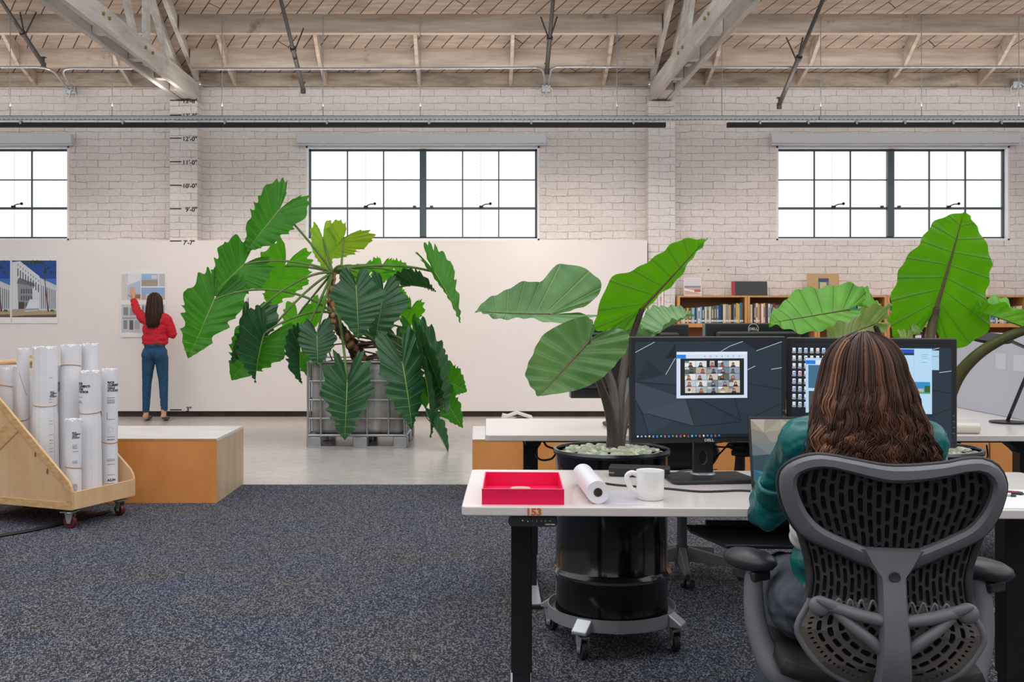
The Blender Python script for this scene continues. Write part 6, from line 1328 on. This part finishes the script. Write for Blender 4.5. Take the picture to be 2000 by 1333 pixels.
m.grid(lambda u, v: Vector((hx+lerp_t([(e[0], e[1]) for e in HENV], 1.195-.225*v)*.93*math.cos(PI+PI*u), hy+lerp_t([(e[0], e[3]) for e in HENV], 1.195-.225*v)+.86*lerp_t([(e[0], e[2]) for e in HENV], 1.195-.225*v)*math.sin(PI+PI*u), 1.195-.225*v)), 20, 10)
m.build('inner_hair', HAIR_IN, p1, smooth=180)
hair(p1, (hx, hy-.012, 1.193), (.101, .112, .106), HENV, 180, 20, .0019, .028, 12, .955)
# --- person in red at the pin-up wall
Y2 = 13.2; X2 = (303-CX)*Y2/F; p2 = empty('person', (X2, Y2, 0)); T(p2, 'person in red jumper and blue jeans pointing at the pinned photos', 'person')
bd = [((0, 0, 1.50), (.073, .09, .105)), ((0, .088, 1.49), (.012, .018, .02)), ((0, .04, 1.44), (.05, .055, .05)), ((-.074, 0, 1.49), (.012, .02, .03)), ((.074, 0, 1.49), (.012, .02, .03)), ((0, -.01, 1.45), .048, (0, 0, 1.33), .05), ((0, 0, 1.0), .085, (0, 0, 1.30), .085),
      ((-.14, 0, 1.29), .045, (-.255, .07, 1.40), .036), ((-.255, .07, 1.40), .036, (-.325, .16, 1.55), .024), ((.14, 0, 1.29), .045, (.215, .02, 1.08), .036), ((.215, .02, 1.08), .036, (.13, .16, 1.10), .026),
      ((-.11, 0, .30), .04, (-.115, 0, .07), .033), ((.10, -.0, .30), .04, (.115, -.02, .09), .033), ((-.115, -.02, .055), (.035, .05, .04)), ((.118, -.045, .06), (.034, .045, .045))]
bd += hand('h', (-.325, .16, 1.55), (-.25, .35, .9), (.2, 1, -.2), .95, None, .15, 1)+hand('h', (.13, .16, 1.10), (-.6, .8, .1), (-.6, -.3, .5), .95, None, .5, 1)
organic('body', bd, SKIN, p2, voxel=.0055, smooth=3)
organic('jumper', [((0, 0, 1.02), .125, (0, 0, 1.27), .115), ((0, 0, 1.04), (.165, .115, .09)), ((0, 0, 1.15), (.155, .11, .13)), ((0, 0, 1.26), (.165, .10, .08)), ((-.13, 0, 1.285), .062, (0, 0, 1.33), .062), ((.13, 0, 1.285), .062, (0, 0, 1.33), .062), ((-.145, 0, 1.28), .060, (-.255, .07, 1.395), .050), ((-.255, .07, 1.395), .050, (-.315, .145, 1.51), .040),
                    ((.15, 0, 1.27), .060, (.212, .02, 1.10), .056), ((.212, .02, 1.09), .056, (.15, .13, 1.10), .042), ((0, 0, .985), (.16, .12, .05))], RED_, p2, voxel=.009, smooth=3, wr=.007, ws=14)
organic('jeans', [((0, -.01, .87), (.155, .115, .09)), ((0, -.02, .95), (.135, .10, .05)), ((-.075, -.03, .83), (.085, .09, .09)), ((.075, -.03, .83), (.085, .09, .09)), ((-.078, 0, .80), .086, (-.105, .01, .50), .058), ((-.105, .01, .50), .058, (-.115, 0, .13), .042), ((.078, 0, .80), .086, (.098, .02, .50), .058), ((.098, .02, .50), .058, (.118, -.01, .15), .042)], JEANB, p2, voxel=.009, smooth=4, wr=.003, ws=18)
MB().box((.02, -.122, .955), (.09, -.112, .985)).build('belt_patch', P('patch_brown', '4a3524', .6), p2, bevel=.002)
for x, y, t_ in ((-.115, .05, 0), (.125, .0, .35)):
    m = MB(); m.ell((x, y+.02, .032+.01*t_), (.043, .115, .030), 3, Matrix.Rotation(-t_*.3, 4, 'X')); m.build('shoe', P('shoe_brown', '4f4038', .5), p2, smooth=180)
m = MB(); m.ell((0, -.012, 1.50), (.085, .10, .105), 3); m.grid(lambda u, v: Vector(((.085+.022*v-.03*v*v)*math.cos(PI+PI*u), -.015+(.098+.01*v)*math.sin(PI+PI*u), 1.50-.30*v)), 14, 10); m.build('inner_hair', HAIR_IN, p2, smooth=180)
hair(p2, (0, -.012, 1.50), (.090, .106, .112), [(1.50, .092, .106, .0), (1.35, .105, .115, -.015), (1.22, .09, .12, -.02), (1.1, .06, .11, -.02)], 60, 14, .003, .006, 4, 1.19, (0, .45))
